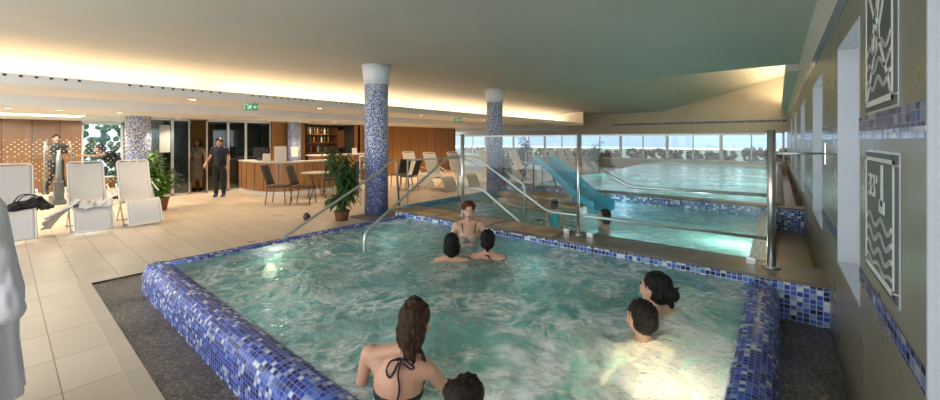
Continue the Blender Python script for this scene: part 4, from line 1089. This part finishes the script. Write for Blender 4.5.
sign('water_temperature_sign', 'lower pictogram plate showing thermometer, water temperature and waves', 2.14, 2.77, 1.03, 1.60,
     seg('3', .16, .66, .15)+seg('3', .30, .66, .15)+seg('o', .42, .68, .13)+[([(.62, .9), (.62, .62)], .018), ([(.56, .60), (.68, .60)], .028),
      (wave(.46), .010), (wave(.34, ph=.5), .010), (wave(.22, ph=1), .010), (wave(.12, .02, ph=1.5), .008)])

# exit signs hanging under the soffit edge
def exit_sign(label, y):
    t = thing('exit_sign', label, 'sign', (-8.98, y, 2.5), -.5, 'green exit signs')
    bm = bbox(-.012, .012, -.14, .14, -.19, -.04); mesh_obj('panel', bm, 'exit_green', t)
    bm = bmesh.new(); tube(bm, [(0, -.08, -.04), (0, -.08, 0)], .005, 6); tube(bm, [(0, .08, -.04), (0, .08, 0)], .005, 6); mesh_obj('hanger', bm, 'dark_metal', t)
    bm = bmesh.new(); x = .0135
    def q(a, b, r):
        a = V((x, *a)); b = V((x, *b)); d = (b-a).normalized(); n_ = V((0, -d.z, d.y))*r; bm.faces.new([bm.verts.new(z) for z in (a-n_, b-n_, b+n_, a+n_)])
    q((-.12, -.17), (-.12, -.06), .004); q((-.12, -.06), (-.05, -.06), .004); q((-.05, -.06), (-.05, -.17), .004)
    q((.0, -.085), (-.02, -.125), .010); q((-.02, -.12), (.015, -.165), .006); q((-.02, -.12), (-.045, -.155), .006); q((.0, -.095), (.03, -.115), .005); q((.005, -.07), (.015, -.07), .008)
    q((.06, -.115), (.12, -.115), .008); q((.06, -.115), (.085, -.09), .006); q((.06, -.115), (.085, -.14), .006)
    mesh_obj('pictogram', bm, 'exit_white', t); return t
exit_sign('small green exit sign hanging under the soffit above the reception counter', 3.45)
exit_sign('small green exit sign hanging under the soffit in front of the wooden wall', 10.4)

# downlights and panel
def downlight(loc, label):
    t = thing('downlight', label, 'ceiling light', loc, 0, 'round recessed downlights')
    bm = bmesh.new(); lathe(bm, [(.07, 0), (.10, 0), (.10, -.008), (.07, -.008)], 20, close=False); mesh_obj('trim_ring', bm, 'white_metal', t, True)
    bm = bmesh.new(); lathe(bm, [(.001, -.003), (.07, -.003)], 20, close=False); mesh_obj('lamp', bm, 'lamp_warm', t); return t
dls = [(-9.4, 2.5, 2.5), (-9.4, 5.3, 2.5), (-9.4, 9.0, 2.5), (-9.4, 12.5, 2.5), (-11.9, 1.75, 2.3), (-12.0, .8, 2.3), (-12.0, .1, 2.3), (-13.4, 3.2, 2.3), (-13.2, 4.3, 2.3), (-12.6, 5.4, 2.3), (-12.2, 7.4, 2.3), (-12.2, 9.6, 2.3), (-12.2, 12, 2.3), (-12.6, 6.4, 2.3)]
dlab = ['downlight at the left in the soffit above the deck', 'downlight in the soffit between the left exit sign and the thick column', 'downlight in the soffit right of the thick column', 'downlight in the soffit left of the second capital', 'downlight in the low ceiling left of the dark mosaic column',
        'downlight beside the long light panel, right one', 'downlight beside the long light panel, left one', 'downlight above the glass doors', 'downlight above the standing man', 'downlight above the curved counter', 'downlight above the left end of the bar', 'downlight in front of the wooden wall, left one', 'downlight in front of the wooden wall, right one', 'downlight above the reception wood panel']
D0 = None
for i, p in enumerate(dls):
    if D0 is None: D0 = downlight(p, dlab[i])
    else:
        c = copy_tree(D0); c.location = p; c['label'] = dlab[i]
t = thing('light_panel', 'long warm rectangular light panel in the ceiling near the gym', 'ceiling light', (-14.2, -.6, 2.3))
bm = bbox(-.55, .55, -2.0, 2.0, -.02, 0); mesh_obj('frame', bm, 'white_metal', t); bm = bbox(-.5, .5, -1.95, 1.95, -.028, -.02); mesh_obj('diffuser', bm, 'panel_warm', t)
# hanging ceiling tray edge
# underwater lamps
def pool_lamp(loc, label, rz):
    t = thing('pool_lamp', label, 'lamp', loc, rz, 'underwater lamps')
    bm = bmesh.new(); tube(bm, [(0, 0, 0), (0, .03, 0)], .11, 20); mesh_obj('rim', bm, 'steel', t, True)
    bm = bmesh.new(); tube(bm, [(0, .03, 0), (0, .036, 0)], .09, 20); mesh_obj('lens', bm, 'pool_lamp', t, True); return t
pool_lamp((-.297, 2.4, -.12), 'round underwater lamp in the right wall of the whirlpool', PI/2)
pool_lamp((-5.163, 2.2, -.05), 'round underwater lamp in the left wall of the whirlpool', -PI/2)
pool_lamp((-.252, 6.0, -.05), 'round underwater lamp in the right wall of the shallow pool', PI/2)

# ------------------------------------------------------------------ people in the scene
def sit_at(X, Y, headz): return (X, Y, headz-1.0)
def face(X, Y, tx, ty): return math.atan2(ty-Y, tx-X)-PI/2
swim = (('bikini_bottom', ('hips',), 'swim_black', .004), ('bikini_top', ('chestband',), 'swim_black', .004))
def tube_part(name, paths, r, mat, parent):
    bm = bmesh.new()
    for p in paths: tube(bm, roundpath(p, .03, 4), r, 6)
    return mesh_obj(name, bm, mat, parent, True)
# large woman in the foreground, back to the camera
bx, by = -1.56, 1.42
o, J, h = person('woman with brown top-knot and black halter ties seen from behind, front of the whirlpool', STAND, (bx, by, -.925), .50,
    dict(waist=(-.09, -.02, 1.08), chest=(-.07, -.02, 1.27), neck=(-.03, -.02, 1.435), sr=(.10, .0, 1.335), er=(.2, .18, 1.06), wr=(.2, .42, .98), sl=(-.245, -.02, 1.40), el=(-.34, .06, 1.12), wl=(-.33, .28, 1.0), kr=(.10, .30, .52), ar=(.12, .10, .14), kl=(-.10, .28, .50), al=(-.10, .06, .12), pelvis=(0, -.02, .90), hr=(.09, 0, .87), hl=(-.09, 0, .87), head=(0.015, .025, 1.575)),
    'skin', ('topbun', 'hair_brown'), swim, .0085, 1.0, .98, head_rz=-.1, head_tilt=-.1)
nk = J['neck']
tube_part('halter_ties', [[nk+V((-.10, .06, -.07)), nk+V((-.055, -.02, -.03)), nk+V((0, -.062, -.01)), nk+V((.055, -.02, -.03)), nk+V((.10, .06, -.07))],
    [nk+V((0, -.066, -.01)), nk+V((-.05, -.085, -.005)), nk+V((-.075, -.095, -.06)), nk+V((-.05, -.10, -.10)), nk+V((-.01, -.075, -.02))],
    [nk+V((0, -.066, -.01)), nk+V((.04, -.09, .0)), nk+V((.085, -.09, -.03)), nk+V((.06, -.085, -.045)), nk+V((.01, -.075, -.02))],
    [nk+V((0, -.07, -.015)), nk+V((-.01, -.095, -.07)), nk+V((.01, -.11, -.13)), nk+V((.0, -.118, -.19))]], .0055, 'swim_black', o)
# head at the bottom edge
person('dark-haired bather at the bottom edge of the photo beside the woman with a top-knot', SIT, sit_at(-1.09, 1.30, .46), .65, None, 'skin', ('short', 'hair_dark'), (('swim_shorts', ('hips',), 'swim_black', .005),), .010, female=False)
# couple at the right
person('short-haired man in the foam with his back to the camera', SIT, sit_at(-.73, 2.80, .415), .75, dict(er=(.25, .16, .58), wr=(.18, .42, .62)), 'skin', ('cropped', 'hair_dark'), (('swim_shorts', ('hips',), 'cloth_navy', .005),), .009, 1.0, female=False, hs=1.12, head_rz=.15)
person('woman with black hair in a loose bun in the foam behind the short-haired man', SIT, sit_at(-.76, 3.32, .455), 1.05, None, 'pale_skin', ('bun', 'hair_black'), swim, .009, 1.0, hs=1.15, head_rz=.25)
# trio near the walkway
o, J, h = person('woman with short reddish hair facing the camera by the far pool edge', SIT, (-3.18, 3.90, -.27), 3.84, dict(er=(.25, .08, .56), wr=(.2, .28, .5), el=(-.25, .08, .56), wl=(-.2, .28, .5)), 'pale_skin', ('short', 'hair_red'),
    (('swimsuit', ('chestband', 'belly', 'hips'), 'swim_grey', .004),), .010, 1.0, head_rz=.0, head_tilt=-.12)
tube_part('shoulder_straps', [[J['chest']+V((.075*s, .115, .05)), J['chest']+V((.085*s, .08, .12)), J['chest']+V((.09*s, .02, .16)), J['chest']+V((.085*s, -.06, .12))] for s in (-1, 1)], .006, 'swim_black', o)
person('bather with straight black hair seen from behind, left of the trio', SIT, sit_at(-2.93, 3.28, .455), .68, None, 'skin', ('bob', 'hair_black'), swim, .010, 1.0, build=1.03, hs=1.05)
o, J, h = person('bather with black hair and dark neck tie seen from behind, right of the trio', SIT, sit_at(-2.66, 3.62, .47), .5, None, 'skin', ('bun', 'hair_black'), swim, .010, 1.0, hs=1.05)
nk = J['neck']; tube_part('halter_ties', [[nk+V((-.1, .05, -.06)), nk+V((0, -.06, 0)), nk+V((.1, .05, -.06))], [nk+V((0, -.065, 0)), nk+V((.05, -.09, -.04)), nk+V((.03, -.1, -.1))]], .007, 'swim_black', o)
# shallow pool
person('dark-haired bather in the shallow pool at the foot of the slide', SIT, (-2.12, 6.0, -.50), 2.2, dict(kr=(.13, .42, .36), ar=(.13, .34, .15), kl=(-.13, .42, .36), al=(-.13, .34, .15)), 'skin', ('bob', 'hair_black'), swim, .012, .95)
person('small dark-haired child in teal swimwear behind the glass screen', STAND, (-2.80, 5.62, -.36), .9, None, 'skin', ('bob', 'hair_dark'), (('swimsuit', ('trunk', 'hips'), 'teal_fabric', .008),), .014, .62, build=.85)
# standing man at reception
o, J, h = person('man in dark shirt and black trousers standing beside the reception counter', STAND, (-12.75, 4.05, 0), -2.25, dict(er=(.27, -.05, 1.14), wr=(.30, .12, 1.0), el=(-.24, -.04, 1.13), wl=(-.24, .08, .92)), 'skin', ('short', 'hair_dark'),
    (('shirt', ('trunk', 'torso', 'short_sleeves'), 'cloth_navy', .012), ('trousers', ('hips', 'long_thighs', 'shins'), 'cloth_black', .02), ('shoes', ('shoes',), 'shoe_blue', .008)), .014, 1.0, female=False)
person('long-haired woman in pale dress standing inside the open glass door', STAND, (-14.75, 4.05, 0), -2.2, None, 'skin', ('long', 'hair_dark'),
    (('dress', ('trunk', 'torso', 'skirt'), 'cloth_cream', .014), ('shoes', ('shoes',), 'cloth_black', .006)), .015, .98)
person('person in dark top exercising on the cross trainer', STAND, (-15.35, .95, .22), -1.45, dict(er=(.26, .16, 1.2), wr=(.22, .45, 1.32), el=(-.26, .16, 1.15), wl=(-.22, .45, 1.22), kr=(.1, .12, .56), ar=(.2, .0, .1), kl=(-.1, .04, .5), al=(-.2, -.06, .1)), 'skin', ('short', 'hair_brown'),
    (('top', ('trunk', 'torso'), 'cloth_grey', .01), ('leggings', ('hips', 'long_thighs', 'shins'), 'cloth_black', .008), ('shoes', ('shoes',), 'cloth_black', .008)), .015, .93)
person('person with dark curly hair leaning forward with one arm stretched to the cross trainer', STAND, (-14.55, 2.12, .0), 2.9, dict(waist=(0, .05, 1.08), chest=(0, .2, 1.2), neck=(0, .34, 1.30), head=(0, .42, 1.42), sr=(-.17+.34, .25, 1.27), er=(.24, .5, 1.2), wr=(.2, .72, 1.22), sl=(-.17, .25, 1.27), el=(-.2, .5, 1.22), wl=(-.12, .78, 1.25)), 'tan_skin', ('bun', 'hair_black'),
    (('top', ('trunk', 'torso'), 'cloth_black', .012), ('trousers', ('hips', 'long_thighs', 'shins'), 'cloth_grey', .012), ('shoes', ('shoes',), 'cloth_black', .008)), .015, 1.0)

# ------------------------------------------------------------------ lights
def light(name, typ, loc, e, color=(1, 1, 1), rot=(0, 0, 0), **kw):
    d = bpy.data.lights.new(name, typ); d.energy = e; d.color = color
    for k_, v in kw.items(): setattr(d, k_, v)
    o = bpy.data.objects.new(name, d); COL.objects.link(o); o.location = loc; o.rotation_euler = rot; return o
WARM = (1, .74, .50)
for y in (0.0, 6.2, 12.4, 18.6):
    light('cove_light', 'AREA', (-10.55, y, 2.60), 62, WARM, (PI, 0, 0), shape='RECTANGLE', size=.25, size_y=6.0)
for y in (11, 14, 17, 20): light('pool_light', 'POINT', (-.5, y, -.1), 28, (.9, 1, .95), shadow_soft_size=.12)  # added underwater fill for a teal glow, no lamps known in the lap pool
light('pool_light', 'POINT', (-5.2, 14, -.1), 22, (.9, 1, .95), shadow_soft_size=.12); light('pool_light', 'POINT', (-2.8, 8.5, .0), 14, (.9, 1, .95), shadow_soft_size=.12)  # same added fill, lap pool left side and shallow pool
for q in ((-5.0, 4.2, -.1), (-2.6, 4.35, -.1), (-3.2, 1.4, -.15)): light('pool_light', 'POINT', q, 4, (.9, 1, .92), shadow_soft_size=.12)  # weak fill added to brighten the whirlpool water, no fixtures here
for (x, y, z) in dls:
    light('downlight_lamp', 'SPOT', (x, y, z-.03), 110, (1, .80, .56), (0, 0, 0), spot_size=2.2, spot_blend=.6, shadow_soft_size=.06)
light('panel_light', 'AREA', (-14.2, -.6, 2.25), 110, (1, .84, .62), (0, 0, 0), shape='RECTANGLE', size=1, size_y=3.8)
for (x, y) in ((-16.5, 0), (-16.5, 1.8), (-16, 4.3)):
    light('room_fill', 'AREA', (x, y, 2.25), [70, 70, 14][int(y > 3)+int(y > 1)*0+int(y > 3)], (1, .9, .78), (0, 0, 0), size=.8)  # fill added to brighten gym and office, no fixtures behind it
for y in (10.3, 11.8, 13.3, 14.8): light('wood_wall_fill', 'SPOT', (-13.3, y, 2.25), 90, (1, .72, .4), (0, math.radians(-18), 0), spot_size=2.0, spot_blend=.7, shadow_soft_size=.05)  # spots added to brighten the wooden wall, no such lamps known
light('bar_light', 'AREA', (-14.6, 8.4, 2.25), 16, (1, .75, .45), (0, 0, 0), size=.6)
light('pool_light', 'POINT', (-.42, 2.4, -.02), 34, (1, .88, .6), shadow_soft_size=.1)
light('pool_light', 'POINT', (-5.05, 2.25, .14), 8, (1, .88, .6), shadow_soft_size=.1)
light('pool_light', 'POINT', (-.5, 6.2, 0.0), 42, (.95, .95, .75), shadow_soft_size=.1)
# uplighter over the lap pool on the right wall
light('wall_uplight', 'AREA', (.05, 17.5, 3.40), 330, (1, .72, .42), (PI, math.radians(12), 0), shape='RECTANGLE', size=.15, size_y=12)
# added soft fill at the open side behind the camera; sky light at the windows
light('daylight', 'AREA', (-5.2, -2.9, 1.75), 170, (.96, .98, 1), (PI/2, 0, 0), shape='RECTANGLE', size=11, size_y=2.4)
for a, b in op[1:4]:
    light('window_daylight', 'AREA', (WX+TH-.15, (a+b)/2, 1.55), .8, (.85, .93, 1), (0, PI/2, 0), shape='RECTANGLE', size=1.5, size_y=b-a-.1)
w = bpy.data.worlds.new('World'); S.world = w; w.use_nodes = True
wn = w.node_tree; bg = wn.nodes['Background']; bg.inputs[0].default_value = (.78, .88, 1, 1); bg.inputs[1].default_value = 2.0

# ------------------------------------------------------------------ camera
cam = bpy.data.cameras.new('Camera'); co = bpy.data.objects.new('Camera', cam); COL.objects.link(co)
cam.sensor_fit = 'HORIZONTAL'; cam.sensor_width = 36; cam.lens = 380/940*36; cam.shift_y = -60/940
cam.clip_start = .05; cam.clip_end = 500
co.location = (0, 0, 1.66); co.rotation_euler = (PI/2, 0, math.radians(39))
S.camera = co
S.view_settings.view_transform = 'Standard'; S.view_settings.look = 'None'; S.view_settings.exposure = .15; S.view_settings.gamma = 1
